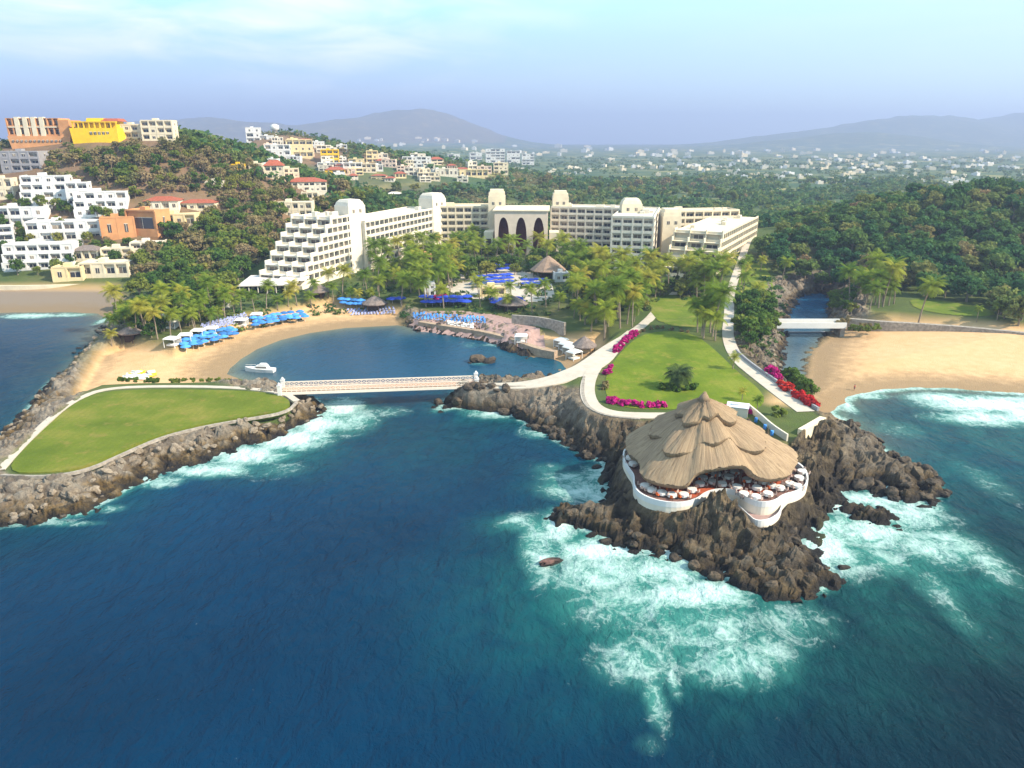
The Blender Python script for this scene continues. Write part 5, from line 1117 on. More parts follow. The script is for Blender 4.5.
# broadleaf trees
KG = tree_kinds('garden', [GREEN], 3.4, 5.0, 2.6, 16, 46, .48, 5)
KH = tree_kinds('slope', [GREEN, GREEN, DRY], 3.4, 5.0, 2.6, 16, 46, .48, 6)
KF = tree_kinds('forest', [DEEP], 4.6, 7.0, 3.6, 20, 48, .62, 6)
KD = tree_kinds('dry', [DRY, DRY, GREEN], 3.4, 4.4, 2.2, 14, 40, .42, 6)
for poly, n, md, name, K, lab, grp, ss in [
    ([(128, 150), (190, 148), (250, 166), (262, 176), (262, 200), (270, 215), (262, 240), (215, 220), (180, 222), (140, 190), (60, 166), (40, 172)], 135, 6.0, 'dry_tree', KD, 'brownish dry-season tree on the slope below the hilltop buildings', 'dry trees on the upper hillside', (.75, 1.35)),
    ([(165, 232), (215, 218), (262, 232), (262, 262), (240, 282), (140, 284), (136, 262), (160, 255)], 85, 5.5, 'hillside_tree', KH, 'green tree on the lower slope between the flats and the hotel', 'green trees on the lower slope', (.9, 1.5)),
    ([(258, 200), (285, 198), (330, 212), (312, 225), (290, 250), (262, 262), (250, 240)], 45, 5.5, 'hillside_tree', KH, 'green tree on the hillside just behind the staircase wing', 'trees behind the staircase wing', (.8, 1.3)),
    ([(330, 196), (420, 190), (480, 186), (590, 182), (700, 184), (745, 195), (745, 205), (610, 196), (480, 190), (410, 198), (330, 214), (310, 214)], 70, 10, 'hillside_tree', KH, 'green tree seen over the hotel roofs', 'trees behind the hotel roofs', (1.1, 1.7)),
    ([(60, 160), (110, 160), (140, 180), (140, 215), (205, 215), (180, 232), (160, 214), (100, 182)], 20, 6, 'hillside_tree', KH, 'dark green tree tucked between the hillside houses', 'trees between the hillside houses', (.7, 1.1)),
    ([(0, 200), (80, 208), (130, 222), (130, 262), (60, 262), (0, 262)], 48, 4.5, 'hillside_tree', KH, 'small green tree in a garden between the white flats', 'trees between the white flats', (.5, .8)),
    ([(760, 255), (790, 235), (850, 214), (930, 198), (1035, 196), (1035, 312), (1005, 316), (950, 302), (900, 292), (850, 292), (832, 298), (800, 290)], 240, 7.4, 'forest_tree', KF, 'dark green tree in the thick wood on the mound behind the beach', 'trees on the wooded mound', (.8, 1.3)),
    ([(738, 300), (770, 306), (773, 330), (770, 346), (758, 352), (745, 346), (738, 330)], 22, 4.0, 'garden_tree', KG, 'leafy green tree on the bank between the road and the river', 'trees on the river bank', (.7, 1.15)),
    ([(826, 300), (850, 298), (860, 316), (838, 318)], 8, 4, 'garden_tree', KG, 'yellow green bushy tree at the far end of the white river bridge', 'trees beside the river bridge', (.6, .9)),
    ([(375, 262), (440, 258), (600, 262), (605, 280), (500, 275), (430, 290), (385, 300)], 62, 4.6, 'garden_tree', KG, 'round leafy tree among the palms before the hotel', 'leafy trees among the hotel palms', (.8, 1.3)),
    ([(575, 285), (715, 288), (700, 300), (640, 310), (590, 320)], 40, 4.6, 'garden_tree', KG, 'round leafy tree below the seaward hotel blocks', 'leafy trees below the seaward blocks', (.7, 1.1)),
    ([(115, 318), (210, 300), (235, 300), (215, 318), (150, 342), (118, 336)], 22, 5, 'garden_tree', KG, 'leafy tree in the beach garden near the grey huts', 'leafy trees of the beach garden', (.6, 1.0)),
    ([(140, 284), (240, 284), (230, 298), (140, 300)], 22, 5, 'garden_tree', KG, 'dark leafy tree at the foot of the slope behind the beach garden', 'trees at the foot of the slope', (.8, 1.3)),
    ([(985, 312), (1030, 305), (1030, 330), (1000, 326)], 8, 5, 'forest_tree', KF, 'dark spreading tree at the end of the green strip', 'trees at the end of the green strip', (.8, 1.1))]:
    for x, y, z in inpoly(poly, n, None, md, n * 5 + 2): plant_tree(name, K, x, y, z, rng.uniform(*ss), lab, 'tree', grp, rng.uniform(.8, 1.1))
for px_, py_ in [(18, 206), (28, 209), (60, 210), (66, 212), (72, 214), (56, 229), (62, 231), (100, 219), (110, 220), (126, 219), (22, 232), (26, 240), (24, 246), (34, 245), (60, 245), (90, 244), (82, 250), (86, 257), (8, 254), (12, 257), (74, 264), (40, 274), (60, 274), (20, 274), (118, 262), (100, 250), (4, 231), (44, 211)]:
    x, y, z = hit(px_, py_); plant_tree('hillside_tree', KG, x, y - 1.5, z, rng.uniform(.55, 1.0), 'small green tree in a garden between the white flats', 'tree', 'trees between the white flats', rng.uniform(.9, 1.2))
def woodland(name, n, region, mat, label, R, per, seed, leafk=.24, flat=.8):
    r = np.random.RandomState(seed); X, Y, S = region(r, n); Z = terrain(X, Y); ok = Z > 1.2
    ok &= np.array([free(a, b) for a, b in zip(X, Y)]); X, Y, Z, S = X[ok], Y[ok], Z[ok], S[ok]
    T = [cloud(7, per // 7, 1.0, 1.25, leafk, 300 + k) for k in range(8)]; nv = len(T[0]); k = r.randint(0, 8, len(X)); a = r.rand(len(X)) * 6.28
    P = np.stack(T)[k]; c, s = np.cos(a)[:, None], np.sin(a)[:, None]; sc_ = (R * S)[:, None]
    V = np.stack([(P[..., 0] * c - P[..., 1] * s) * sc_ + X[:, None], (P[..., 0] * s + P[..., 1] * c) * sc_ + Y[:, None], P[..., 2] * sc_ * flat + Z[:, None] - .3], 2).reshape(-1, 3)
    tone = np.repeat(np.clip(r.rand(len(X)) * .7 + .5 * (fbm(X / 40, Y / 40, 3) - .3), 0, 1), nv)[:, None] * np.ones(3)
    me = npmesh(name, V, np.arange(len(V)).reshape(-1, 4), mat, {'tone': tone}, False); tag(link(bpy.data.objects.new(name, me)), label, None, None, 'stuff')
def reg_plain(r, n):
    Y = 440 * (2600 / 440) ** (r.rand(n)); X = (r.rand(n) * 2 - 1) * Y * .76; m = (fbm(X / 130, Y / 130, 3) > .44) | (r.rand(n) < .08); m &= (Y < 1100) | (r.rand(n) < .9); S = (r.rand(n) * .6 + .7) * np.where(Y < 1100, 1 + (Y - 440) / 2500, .8); return X[m], Y[m], S[m]
woodland('woodland', 9000, reg_plain, MASS, 'far flat palm woods and orchards merging into the haze', 6.5, 42, 4)
def reg_mound(r, n):
    X = 120 + r.rand(n) * 330; Y = 285 + r.rand(n) * 260; h = terrain(X, Y); m = (h > 6.5) | (Y > 330); m &= (X > 150 + (Y < 330) * 30); return X[m], Y[m], (r.rand(n) * .6 + .7)[m]
woodland('undergrowth', 2400, reg_mound, MASS, 'dark green undergrowth filling the wooded mound', 3.8, 49, 5)
def reg_hill(r, n):
    X = -330 + r.rand(n) * 270; Y = 320 + r.rand(n) * 300; h = terrain(X, Y); m = h > 9; return X[m], Y[m], (r.rand(n) * .8 + .5)[m]
woodland('hillside_scrub', 5200, reg_hill, MASSDRY, 'dry brown and green scrub covering the hillside', 2.6, 49, 6)
def reg_hill2(r, n):
    Y = 600 + r.rand(n) * 500; X = -Y * .5 + r.rand(n) * (Y * .5 + 60); return X, Y, (r.rand(n) * .6 + .7)
woodland('hillside_scrub', 2200, reg_hill2, MASSDRY, 'brown woods on the second hill between the far villas', 4.2, 42, 7)
def reg_garden(r, n):
    P = [gp(r.uniform(330, 740), r.uniform(262, 308), 6.5) for _ in range(n)] + [gp(r.uniform(115, 330), r.uniform(284, 322), 5) for _ in range(n // 2)] + [gp(r.uniform(735, 785), r.uniform(262, 350), 6) for _ in range(n // 3)]
    P = np.array(P); return P[:, 0], P[:, 1], r.rand(len(P)) * .8 + .5
woodland('garden_shrubbery', 620, reg_garden, MASS, 'low leafy garden planting between paths and palms', 1.7, 56, 8)
# flowering hedges of the headland
def hedge(px, z, n, R, mat, label, seed, name='flowering_bush'):
    P = [Vector(p) for p in smooth(pts(px, z), 2)]; c = sum(P, Vector((0, 0))) / len(P); V = []
    for i in range(n):
        p = P[int(i / n * len(P))] - c; q = cloud(6, 60, R, R * 1.5, .24 + R * .04, seed + i); V.append(q + np.array([p.x, p.y, -.15]))
    o = link(bpy.data.objects.new(name, leafmesh(name, np.concatenate(V), mat))); o.location = (c.x, c.y, H1(c.x, c.y) if z < 0 else z); return tag(o, label, 'bush')
hedge([(610, 402), (630, 406), (662, 407)], 6.6, 15, 1.05, MAG, 'long magenta bougainvillea hedge at the seaward lawn edge', 500)
hedge([(616, 352), (626, 341), (634, 335)], 6.6, 12, 1.3, MAG, 'bright magenta bougainvillea beside the climbing path', 520)
hedge([(607, 374), (612, 368)], 6.6, 3, 1.0, MAG, 'small magenta bush at the lawn edge by the fork of paths', 530)
hedge([(605, 385), (604, 390)], 6.6, 3, .9, DRY, 'dark brownish bush below the small magenta bush', 534)
hedge([(638, 333), (652, 328), (668, 329), (690, 333)], 6.6, 9, .7, DRY, 'clipped dark hedge along the top of the headland lawn', 540)
hedge([(722, 408), (730, 410)], 6.6, 3, .8, MAG, 'pink flowering bush behind the thatched roof', 550)
hedge([(748, 411), (752, 413)], 6.6, 2, .9, MAG, 'pink flowering bush next to the white service shed', 554)
hedge([(770, 376), (776, 381)], 6.0, 4, 1.9, MAG, 'magenta bush outside the grey parapet above the river', 560)
hedge([(782, 388), (790, 394)], 6.0, 6, 1.6, REDF, 'crimson bush halfway down the grey parapet', 570)
hedge([(796, 399), (806, 404), (813, 409)], 5.8, 11, 1.8, REDF, 'fiery red flowering bush at the end of the grey parapet', 580)
hedge([(790, 380), (800, 388), (808, 395)], 2.4, 12, 2.6, GREEN, 'big green bush on the bank between red flowers and sand', 590)
hedge([(776, 416), (782, 416)], 6.5, 2, 1.5, GREEN, 'round olive bush on the path corner by the cream wall', 600)
hedge([(120, 381), (145, 381), (158, 382)], 3.2, 10, .8, GREEN, 'low green hedge along the landward breakwater path', 610)
hedge([(172, 382), (205, 380), (240, 383)], 2.6, 12, .8, GREEN, 'scrubby bushes by the lagoon end of the breakwater', 620)
hedge([(252, 385), (262, 385)], 2.2, 3, .9, GREEN, 'small bush at the water edge near the moored boat', 630)
hedge([(852, 330), (866, 332), (878, 329)], 3.0, 8, 1.5, GREEN, 'low green scrub mound on the top of the sand beach', 640)
hedge([(838, 325), (850, 320)], 3.6, 5, 1.2, DRY, 'dry scrub patch beside the end of the river bridge', 650)
hedge([(860, 326), (870, 326)], 3.4, 4, .8, DRY, 'little grey scrub tuft behind the green mound on the sand', 655)
# ------------------------------------------------------------------ beach huts, parasols, boats, rocks
def palapa(px, py, wpx, label, z=None, mat=GTHATCH, hk=.55, name='thatched_hut', sides=10, yaw=0, long=1.0, wall=False):
    x, y, zz = hit(px, py); s = pxscale(y, zz); R = wpx * s / 2; t = empty(name, (x, y, zz), yaw, label, 'hut'); EXCL.append((x, y, R))
    e = max(2.2, R * .42); b = MB(); n = sides; vs = []; fs = []
    for r_, z_ in ((0.04, e + R * hk), (.35, e + R * hk * .72), (.7, e + R * hk * .34), (1.0, e), (.97, e - .35)):
        vs += [(R * r_ * math.cos(2 * math.pi * k / n) * long, R * r_ * math.sin(2 * math.pi * k / n), z_) for k in range(n)]
    for i in range(4):
        for k in range(n): fs.append((i * n + k, i * n + (k + 1) % n, (i + 1) * n + (k + 1) % n, (i + 1) * n + k))
    fs.append(tuple(range(n))); b.add(vs, fs); b.obj('roof', mat, t)
    for k in range(6): a = k * math.pi / 3; p = MB(); p.tube([(R * .8 * math.cos(a) * long, R * .8 * math.sin(a), -1), (R * .8 * math.cos(a) * long, R * .8 * math.sin(a), e + .1)], .14, 6); p.obj('post', DARKW, t)
    c = MB(); c.box(-R * .45, R * .45, -R * .3, R * .3, -1, 1.1); c.obj('counter', CREAM if wall else DARKW, t); return t
palapa(548, 277, 36, 'big brown thatched roof beside the pool below the hotel', mat=plain('brown_thatch', (.30, .21, .15), .95, .3, 1.2), hk=.75, name='thatched_pavilion')
palapa(375, 309, 26, 'low thatched beach bar where the sand meets the terrace')
palapa(512, 309, 28, 'thatched bar behind blue parasols on the lagoon terrace', long=1.2)
palapa(584, 352, 26, 'grey thatched hut next to the white cabanas', long=1.0, hk=.7, wall=True)
palapa(131, 339, 22, 'grey thatched hut near the root of the breakwater', long=1.2)
palapa(163, 306, 18, 'grey garden hut roof among the beach garden trees')
palapa(318, 296, 26, 'round thatched hut beside the white beach restaurant roof')
palapa(233, 300, 14, 'dark small hut beside the service court')
def beach_restaurant():
    x, y, z = hit(268, 294); s = pxscale(y, z); L = 56 * s; t = empty('beach_restaurant', (x - L / 2, y - 2, z), math.radians(6), 'low building with a wide white roof in front of the staircase wing', 'restaurant'); EXCL.append((x, y + 8, L * .45))
    b = MB(); b.box(1, L - 1, 5, 22, -3, 3.2); b.obj('wall', CREAM, t); r = MB(); r.box(0, L, 0, 24, 3.3, 3.7, 0, 0, 0); r.box(L * .62, L + 3, 8, 20, 3.72, 4.6, 0, .5, .5); r.obj('roof', plain('pinkish_roof', (.66, .60, .56), .7, .1), t)
    for k in range(7): p = MB(); p.box(.6 + k * (L - 1.4) / 6, .9 + k * (L - 1.4) / 6, .4, .7, -3, 3.29); p.obj('post', WHITE, t)
    for k in range(5): part('window', win(2.2, 1.9), t, (3 + k * (L - 5) / 5, 4.95, .6))
beach_restaurant()
# parasols
def parasol_proto(mat, label, group, R=1.75, name='parasol'):
    t = empty(name, (0, 0, 0), 0, label, 'parasol', group); b = MB(); n = 8; vs = [(0, 0, 2.75)] + [(R * .55 * math.cos(k * math.pi / 4), R * .55 * math.sin(k * math.pi / 4), 2.5) for k in range(8)] + [(R * math.cos(k * math.pi / 4), R * math.sin(k * math.pi / 4), 2.1) for k in range(8)] + [(R * math.cos(k * math.pi / 4), R * math.sin(k * math.pi / 4), 1.92) for k in range(8)]
    fs = [(0, 1 + k, 1 + (k + 1) % 8) for k in range(8)]
    for i in (1, 9): fs += [(i + k, i + 8 + k, i + 8 + (k + 1) % 8, i + (k + 1) % 8) for k in range(8)]
    b.add(vs, fs); b.obj('canopy', mat, t); p = MB(); p.tube([(0, 0, -.4), (0, 0, 2.7)], .05, 6); p.obj('pole', METAL, t); return t
def lounger_proto(mat, label, group):
    t = empty('sun_lounger', (0, 0, 0), 0, label, 'sun lounger', group); f = MB(); f.box(-.35, .35, -1, 1, .25, .32)
    for sx in (-.3, .3):
        for sy in (-.85, .8): f.box(sx - .04, sx + .04, sy - .04, sy + .04, -.1, .25)
    f.obj('frame', METAL, t); m = MB(); m.box(-.33, .33, -1, .35, .325, .42); m.add([(-.33, .35, .33), (.33, .35, .33), (.33, .98, .72), (-.33, .98, .72), (-.33, .35, .42), (.33, .35, .42), (.33, .95, .82), (-.33, .95, .82)], [(0, 3, 2, 1), (4, 5, 6, 7), (0, 1, 5, 4), (1, 2, 6, 5), (2, 3, 7, 6), (3, 0, 4, 7)]); m.obj('cushion', mat, t); return t
def lay(proto, spots, z0=0.0, ang=None):
    for i, (x, y, z) in enumerate(spots):
        o = proto if i == 0 else copy_tree(proto); o.location = (x, y, z + z0); o.rotation_euler = (0, 0, rng.uniform(-.25, .25) + (ang or 0)); EXCL.append((x, y, 1.2))
def quad_grid(c, nu, nv, jit=.12):
    out = []
    for i in range(nu):
        for j in range(nv):
            u = (i + .5 + rng.uniform(-jit, jit)) / nu; v = (j + .5 + rng.uniform(-jit, jit)) / nv
            px = (1 - v) * ((1 - u) * c[0][0] + u * c[1][0]) + v * ((1 - u) * c[3][0] + u * c[2][0]); py = (1 - v) * ((1 - u) * c[0][1] + u * c[1][1]) + v * ((1 - u) * c[3][1] + u * c[2][1]); out.append(hit(px, py))
    return out
lay(parasol_proto(BLUEC, 'light blue beach parasol in the cluster nearest the breakwater', 'blue parasols near the breakwater', 1.6), quad_grid([(181, 346), (232, 331), (241, 339), (186, 355)], 9, 3, .3))
lay(parasol_proto(BLUEC, 'light blue beach parasol in the cluster before the thatched beach bar', 'blue parasols before the beach bar', 1.6), quad_grid([(250, 323), (300, 315), (309, 322), (254, 332)], 8, 3, .3))
lay(parasol_proto(DBLUEC, 'deep blue parasol of the upper pool terrace', 'deep blue parasols of the upper pool terrace', 2.3), quad_grid([(462, 268), (518, 266), (520, 275), (464, 276)], 7, 2) + quad_grid([(474, 280), (512, 277), (514, 287), (470, 290)], 6, 3))
lay(parasol_proto(DBLUEC, 'deep blue parasol beside the brown pavilion', 'deep blue parasols beside the brown pavilion', 2.3), quad_grid([(522, 282), (546, 283), (546, 289), (524, 290)], 4, 2))
lay(parasol_proto(DBLUEC, 'blue parasol over the thatched terrace bar', 'blue parasols over the terrace bar', 2.5), quad_grid([(490, 304), (520, 302), (524, 307), (492, 309)], 4, 2))
lay(parasol_proto(DBLUEC, 'dark blue parasol at the sea edge of the palm grove', 'dark blue parasols below the grove', 2.4), quad_grid([(388, 302), (404, 300), (406, 306), (390, 308)], 2, 1) + quad_grid([(420, 300), (470, 300), (470, 308), (424, 309)], 7, 2))
lay(parasol_proto(BLUEC, 'pale blue parasol beside the white terrace steps', 'pale blue parasols on the curved terrace', 2.0), quad_grid([(338, 302), (364, 305), (366, 311), (342, 309)], 4, 2))
lay(lounger_proto(BLUEC, 'blue sun lounger in the long rows on the lagoon terrace', 'blue loungers on the lagoon terrace'), quad_grid([(412, 314), (485, 318), (487, 325), (414, 320)], 22, 3))
lay(lounger_proto(WCANV, 'pale lounger on the lower edge of the lagoon terrace', 'pale loungers along the sea wall'), quad_grid([(447, 322), (474, 326), (474, 330), (448, 326)], 12, 2))
lay(lounger_proto(LOUNGE, 'lavender sun lounger on the sand behind the white canopies', 'lavender loungers behind the canopies'), quad_grid([(200, 326), (245, 314), (250, 322), (206, 332)], 13, 4))
lay(lounger_proto(LOUNGE, 'lavender lounger on the curved terrace above the sand', 'lavender loungers on the curved terrace'), quad_grid([(345, 310), (395, 308), (396, 315), (352, 316)], 14, 3))
def cabana_proto(label, group):
    t = empty('beach_cabana', (0, 0, 0), 0, label, 'cabana', group); c = MB(); c.box(-2.1, 2.1, -1.8, 1.8, 2.3, 2.75, 0, .5, .5); c.obj('canopy', WCANV, t)
    for x in (-1.9, 1.9):
        for y in (-1.6, 1.6): p = MB(); p.box(x - .08, x + .08, y - .08, y + .08, -.4, 2.3); p.obj('post', METAL, t)
    d = MB(); d.box(-1.4, 1.4, -1.2, 1.2, .1, .55); d.obj('daybed', WCANV, t); k = MB(); k.box(-2, 2, 1.55, 1.62, .2, 2.2); k.obj('curtain', WCANV, t); return t
lay(cabana_proto('white canopied daybed standing on the beach sand behind the blue parasols', 'white daybeds behind the blue parasols'), [hit(*p) for p in [(173, 346), (186, 342), (199, 338), (212, 335), (242, 326), (257, 321)]])
lay(cabana_proto('white cabana in the slanting row by the grey thatched hut', 'white cabanas by the grey hut'), [hit(*p) for p in [(561, 347), (566, 350.5), (570, 354), (574, 359)]], 0, .6)
lay(cabana_proto('lone white canopy on the sand spit at the lagoon end', None), [hit(521, 343)])
lay(cabana_proto('white canopy in the garden behind the hut at the breakwater root', 'white canopies in the beach garden'), [hit(*p) for p in [(166, 322), (178, 320), (172, 328), (226, 308)]])
low_wall([(178, 338), (200, 332), (222, 326), (234, 322)], 3.2, .8, .8, CREAM, 'cream garden wall behind the beach daybeds', base=2)
def pool_house(px, py, wpx, hpx, mat, label, floors=2):
    house(px - wpx / 2, px + wpx / 2, py, py - hpx, label, mat, None, floors, 2, 8, 6)
pool_house(427, 274, 10, 18, ORANGE, 'orange and yellow garden turret among the palms', 3)
pool_house(430, 297, 10, 13, BWHITE, 'small white pool house by the magenta flowers')
pool_house(493, 297, 24, 9, PALEYEL, 'pale yellow bath house between the blue parasols', 1)
pool_house(562, 282, 14, 8, BWHITE, 'white kiosk tucked under the brown pavilion roof', 1)
pool_house(424, 275, 12, 6, CREAM, 'low cream kiosk in the palm grove', 1)
hedge([(436, 300), (444, 299)], 5.8, 4, 1.4, MAG, 'magenta bougainvillea beside the small white pool house', 700)
# boats
def motorboat():
    x, y = gp(261, 371.5); t = empty('motorboat', (x, y, 0), math.radians(174), 'white motor cruiser moored in the lagoon near the footbridge', 'boat')
    b = MB(); st = [(-4.2, 1.25, .95), (-2, 1.4, 1.0), (1, 1.35, 1.1), (3.2, .85, 1.25), (4.8, .05, 1.45)]; vs = []; fs = []
    for xx, hw, zt in st: vs += [(xx, -hw, zt), (xx, -hw * .75, -.3), (xx, hw * .75, -.3), (xx, hw, zt)]
    for i in range(4):
        for k in range(4): fs.append((i * 4 + k, i * 4 + (k + 1) % 4, i * 4 + 4 + (k + 1) % 4, i * 4 + 4 + k))
    fs.append((0, 3, 2, 1)); b.add(vs, fs); b.obj('hull', BWHITE, t)
    c = MB(); c.box(-2.6, 1.6, -1.0, 1.0, .98, 1.9, 0, .5, .15); c.box(-2.2, .6, -.8, .8, 1.91, 2.5, 0, .6, .1); c.obj('cabin', BWHITE, t)
    g = MB(); g.box(-2.2, 1.0, -1.0, -.93, 1.35, 1.7); g.box(-2.2, 1.0, .93, 1.0, 1.35, 1.7); g.obj('window', GLASS, t); r = MB(); r.tube([(1.8, -.9, 1.2), (1.8, -.9, 1.8), (4.5, 0, 2.0), (1.8, .9, 1.8), (1.8, .9, 1.2)], .04, 5); r.obj('rail', METAL, t)
    s = MB(); s.box(-4.0, 4.0, -1.42, -1.38, .7, .82); s.obj('stripe', BLUEC, t)
motorboat()
def pedal_boat(px, py, mat, label, a):
    x, y, z = hit(px, py); t = empty('beach_boat', (x, y, z), a, label, 'boat')
    for sy in (-.75, .75): h = MB(); h.tube([(-2.2, sy, .35), (-1.6, sy, .3), (1.6, sy, .3), (2.5, sy, .6)], [.25, .42, .42, .08], 8); h.obj('float', mat, t)
    d = MB(); d.box(-1.4, 1.3, -.95, .95, .6, .78); d.box(-1.0, -.7, -.8, .8, .78, 1.35); d.obj('seat', WCANV, t)
YB = plain('yellow_plastic', (.75, .55, .01), .4, .05, spec=.5)
for i, (px, py, m, lab) in enumerate([(131, 378, WCANV, 'white catamaran boat beached at the breakwater path'), (137, 374.5, YB, 'yellow pedal boat drawn up behind the white one'), (152, 374, YB, 'yellow pedal boat by itself at the end of the beached boats'), (140, 379, WCANV, 'second white catamaran boat beside the hedge on the sand'), (146, 377, YB, 'small yellow boat between the white and the lone yellow ones')]): pedal_boat(px, py, m, lab, i * .9 + .3)
# loose rocks in the surf and along the shore
def rock_mesh(seed):
    bm = bmesh.new(); bmesh.ops.create_icosphere(bm, subdivisions=3, radius=1.0); r = random.Random(seed); o = Vector((r.random() * 50, r.random() * 50, r.random() * 50))
    from mathutils import noise as mn
    for v in bm.verts:
        p = v.co.normalized(); d = 1 + .45 * mn.noise(p * 1.3 + o) + .22 * mn.noise(p * 3 + o); d = min(d, 1.08 + .1 * mn.noise(p * 6 + o)); v.co = Vector((p.x * d, p.y * d * .85, p.z * d * .7))
    me = bpy.data.meshes.new('boulder'); bm.to_mesh(me); bm.free(); return me
def rock_material(name, a, b_, c_):
    q = Nodes(name); g = q.geo(); n = q.noise(.9, 6, .7, vec=g); c = q.ramp(n, [(.32, a), (.5, b_), (.68, c_)]); s = q.n('SeparateXYZ'); q.l(g, s.inputs[0])
    r = q.n('ObjectInfo').outputs['Random']; c = q.mix(q.rng(r, 0, 1, 0, .5), c, c_); c = q.mix(q.rng(s.outputs[2], .3, 1.1, 1, 0), c, (.022, .02, .017)); q.col(c); q.rough(.8, .25); q.bump(n, .8, .4); return q.m
RK1 = rock_material('dark_sea_rock', (.02, .018, .015), (.06, .047, .034), (.13, .095, .06)); RK2 = rock_material('grey_boulder', (.09, .07, .05), (.19, .15, .105), (.31, .26, .20)); RK3 = rock_material('reddish_rock', (.07, .03, .03), (.17, .08, .07), (.26, .15, .12))
RM = [rock_mesh(k) for k in range(7)]
for m in RM: m.polygons.foreach_set('use_smooth', [False] * len(m.polygons))
def rock(px, py, r, mat, label, group=None, z=None, sq=1.0):
    x, y = gp(px, py, 0) if z is None else gp(px, py, z); me = RM[rng.randrange(7)]; key = (me.name, mat.name)
    if key not in RMC: m2 = me.copy(); m2.materials.clear(); m2.materials.append(mat); RMC[key] = m2
    o = link(bpy.data.objects.new('boulder', RMC[key])); h = H1(x, y); o.location = (x, y, max(h, -.3) + r * .15); o.scale = (r * rng.uniform(.8, 1.3), r * rng.uniform(.8, 1.2), r * sq * rng.uniform(.7, 1.1)); o.rotation_euler = (rng.uniform(-.4, .4), rng.uniform(-.4, .4), rng.random() * 6.28); return tag(o, label, 'rock', group)
RMC = {}
o = rock(479, 361, 2.7, RK1, 'large dark rock standing alone in the lagoon'); o.scale = (3.3, 2.4, 2.7)
rock(489, 362, 2.0, RK1, 'greenish rock leaning against the lone lagoon rock'); rock(470, 363, .9, RK1, 'low wet rock at the foot of the lone lagoon rock')
o = rock(551, 562, 1.9, RK3, 'reddish rock awash in the white surf'); o.scale = (2.6, 1.5, 1.0)
rock(845, 568, 1.0, RK1, 'small dark rock awash beyond the tip of the restaurant rocks')
def line_rocks(px, n, r0, r1, mat, label, group, seed, spread=1.2):
    r = random.Random(seed); P = pts(px, 0)
    for k in range(n):
        t = r.random() * (len(P) - 1); i = int(t); f = t - i; x = P[i][0] * (1 - f) + P[i + 1][0] * f + r.uniform(-1, 1) * spread; y = P[i][1] * (1 - f) + P[i + 1][1] * f + r.uniform(-1, 1) * spread
        s = r.uniform(r0, r1); me = RM[r.randrange(7)]; key = (me.name, mat.name)
        if key not in RMC: m2 = me.copy(); m2.materials.clear(); m2.materials.append(mat); RMC[key] = m2
        o = link(bpy.data.objects.new('boulder', RMC[key])); o.location = (x, y, max(H1(x, y), -.4) + s * .2); o.scale = (s * r.uniform(.8, 1.4), s * r.uniform(.8, 1.3), s * r.uniform(.7, 1.1)); o.rotation_euler = (r.uniform(-.5, .5), r.uniform(-.5, .5), r.random() * 6.28); tag(o, label, 'rock', group)
line_rocks([(5, 518), (45, 512), (85, 504), (125, 478), (165, 462), (210, 449), (255, 434), (300, 418), (318, 408)], 95, .45, .95, RK2, 'boulder in the stone slope on the open-sea side of the breakwater', 'boulders of the breakwater sea slope', 1, 3.5)
line_rocks([(0, 442), (20, 424), (42, 398), (68, 370), (94, 342), (108, 326)], 60, .4, .9, RK2, 'pale boulder along the bay side of the breakwater', 'boulders of the breakwater bay side', 2, 3)
line_rocks([(445, 404), (475, 404), (510, 412), (545, 428), (585, 452), (615, 470)], 45, .6, 1.5, RK1, 'dark boulder at the water below the causeway', 'dark boulders below the causeway', 3, 2.5)
line_rocks([(560, 516), (600, 536), (650, 551), (700, 566), (760, 592), (820, 588), (815, 565), (795, 545)], 30, .5, 1.2, RK1, 'dark wet boulder at the foot of the restaurant rocks', 'wet boulders below the restaurant', 4, 2)
line_rocks([(845, 424), (870, 440), (900, 460), (930, 478), (935, 492), (900, 497), (860, 485)], 45, .6, 1.4, RK1, 'dark boulder on the rocky spit beyond the thatched roof', 'boulders of the rocky spit', 5, 2.5)
line_rocks([(772, 335), (776, 352), (774, 370), (780, 385)], 26, .5, 1.2, RK2, 'tan boulder on the river bank below the road', 'boulders on the river bank', 6, 2)
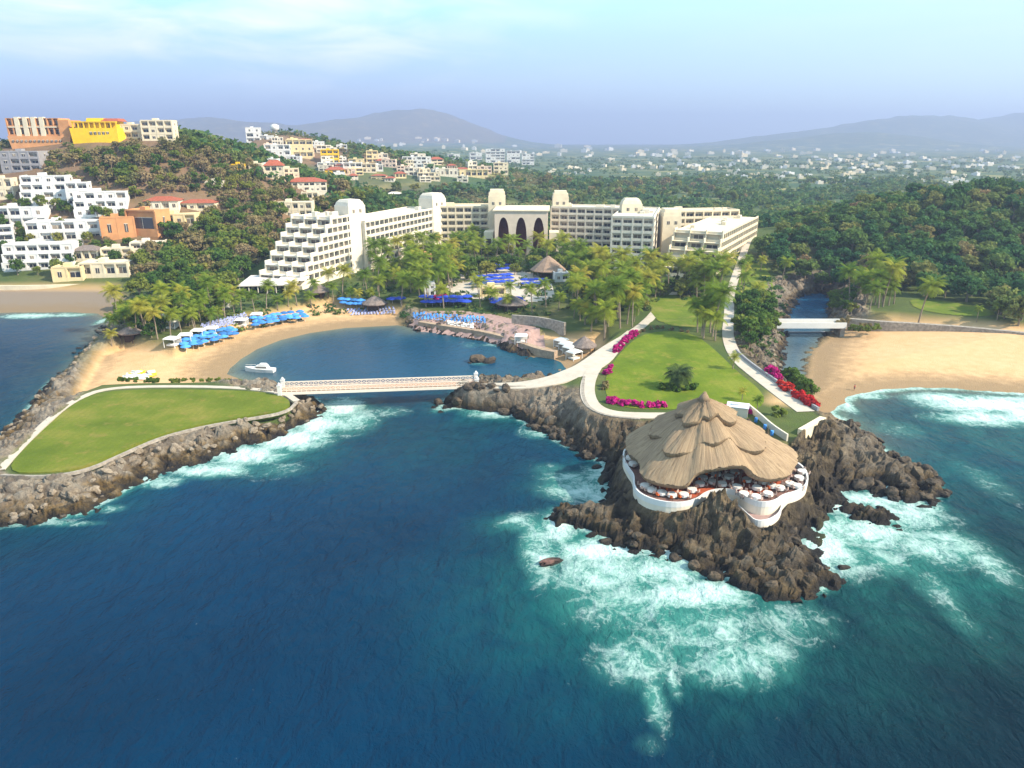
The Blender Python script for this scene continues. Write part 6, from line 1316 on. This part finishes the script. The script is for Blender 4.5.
line_rocks([(405, 322), (420, 331), (440, 332)], 14, .5, 1.2, RK1, 'dark boulder where the lagoon terrace begins', 'boulders at the lagoon terrace', 7, 1.5)
# a walker on the sand
def walker():
    x, y, z = hit(854, 391); t = empty('person', (x, y, z), .4, 'lone person in a red top standing at the edge of the surf on the sand', 'person')
    me = bpy.data.meshes.new('body'); V = [(0, 0, .92), (0, 0, 1.2), (0, 0, 1.42), (0, 0, 1.52), (0, 0, 1.66), (-.19, 0, 1.40), (-.26, .02, 1.12), (-.25, -.08, .88), (.19, 0, 1.40), (.26, .02, 1.12), (.25, -.08, .88), (-.1, 0, .86), (-.11, -.05, .48), (-.11, .03, .06), (-.11, -.12, .03), (.1, 0, .86), (.11, .04, .48), (.11, .12, .06), (.11, -.03, .03)]
    E = [(0, 1), (1, 2), (2, 3), (3, 4), (2, 5), (5, 6), (6, 7), (2, 8), (8, 9), (9, 10), (0, 11), (11, 12), (12, 13), (13, 14), (0, 15), (15, 16), (16, 17), (17, 18)]
    me.from_pydata(V, E, []); o = link(bpy.data.objects.new('body', me)); o.parent = t; md = o.modifiers.new('skin', 'SKIN'); R = [.14, .15, .15, .06, .11, .065, .05, .04, .065, .05, .04, .10, .07, .05, .05, .10, .07, .05, .05]
    for i, r in enumerate(R): me.skin_vertices[0].data[i].radius = (r, r)
    me.skin_vertices[0].data[0].use_root = True; o.modifiers.new('sub', 'SUBSURF').levels = 1; me.materials.append(plain('skin', (.35, .19, .12), .6, .05))
    s = MB(); s.tube([(0, 0, .95), (0, 0, 1.2), (0, 0, 1.47)], [.17, .18, .17], 10); s.obj('shirt', plain('red_cloth', (.45, .05, .03), .8, .1), t, True); h = MB(); h.tube([(0, .02, 1.62), (0, .02, 1.76), (0, .02, 1.8)], [.12, .115, .05], 10); h.obj('hair', DARKW, t, True); q = MB()
    for sx in (-.105, .105): q.tube([(sx, 0, .55), (sx, 0, .95)], [.1, .12], 8)
    q.obj('shorts', plain('navy_cloth', (.03, .04, .10), .8, .1), t, True)
walker()
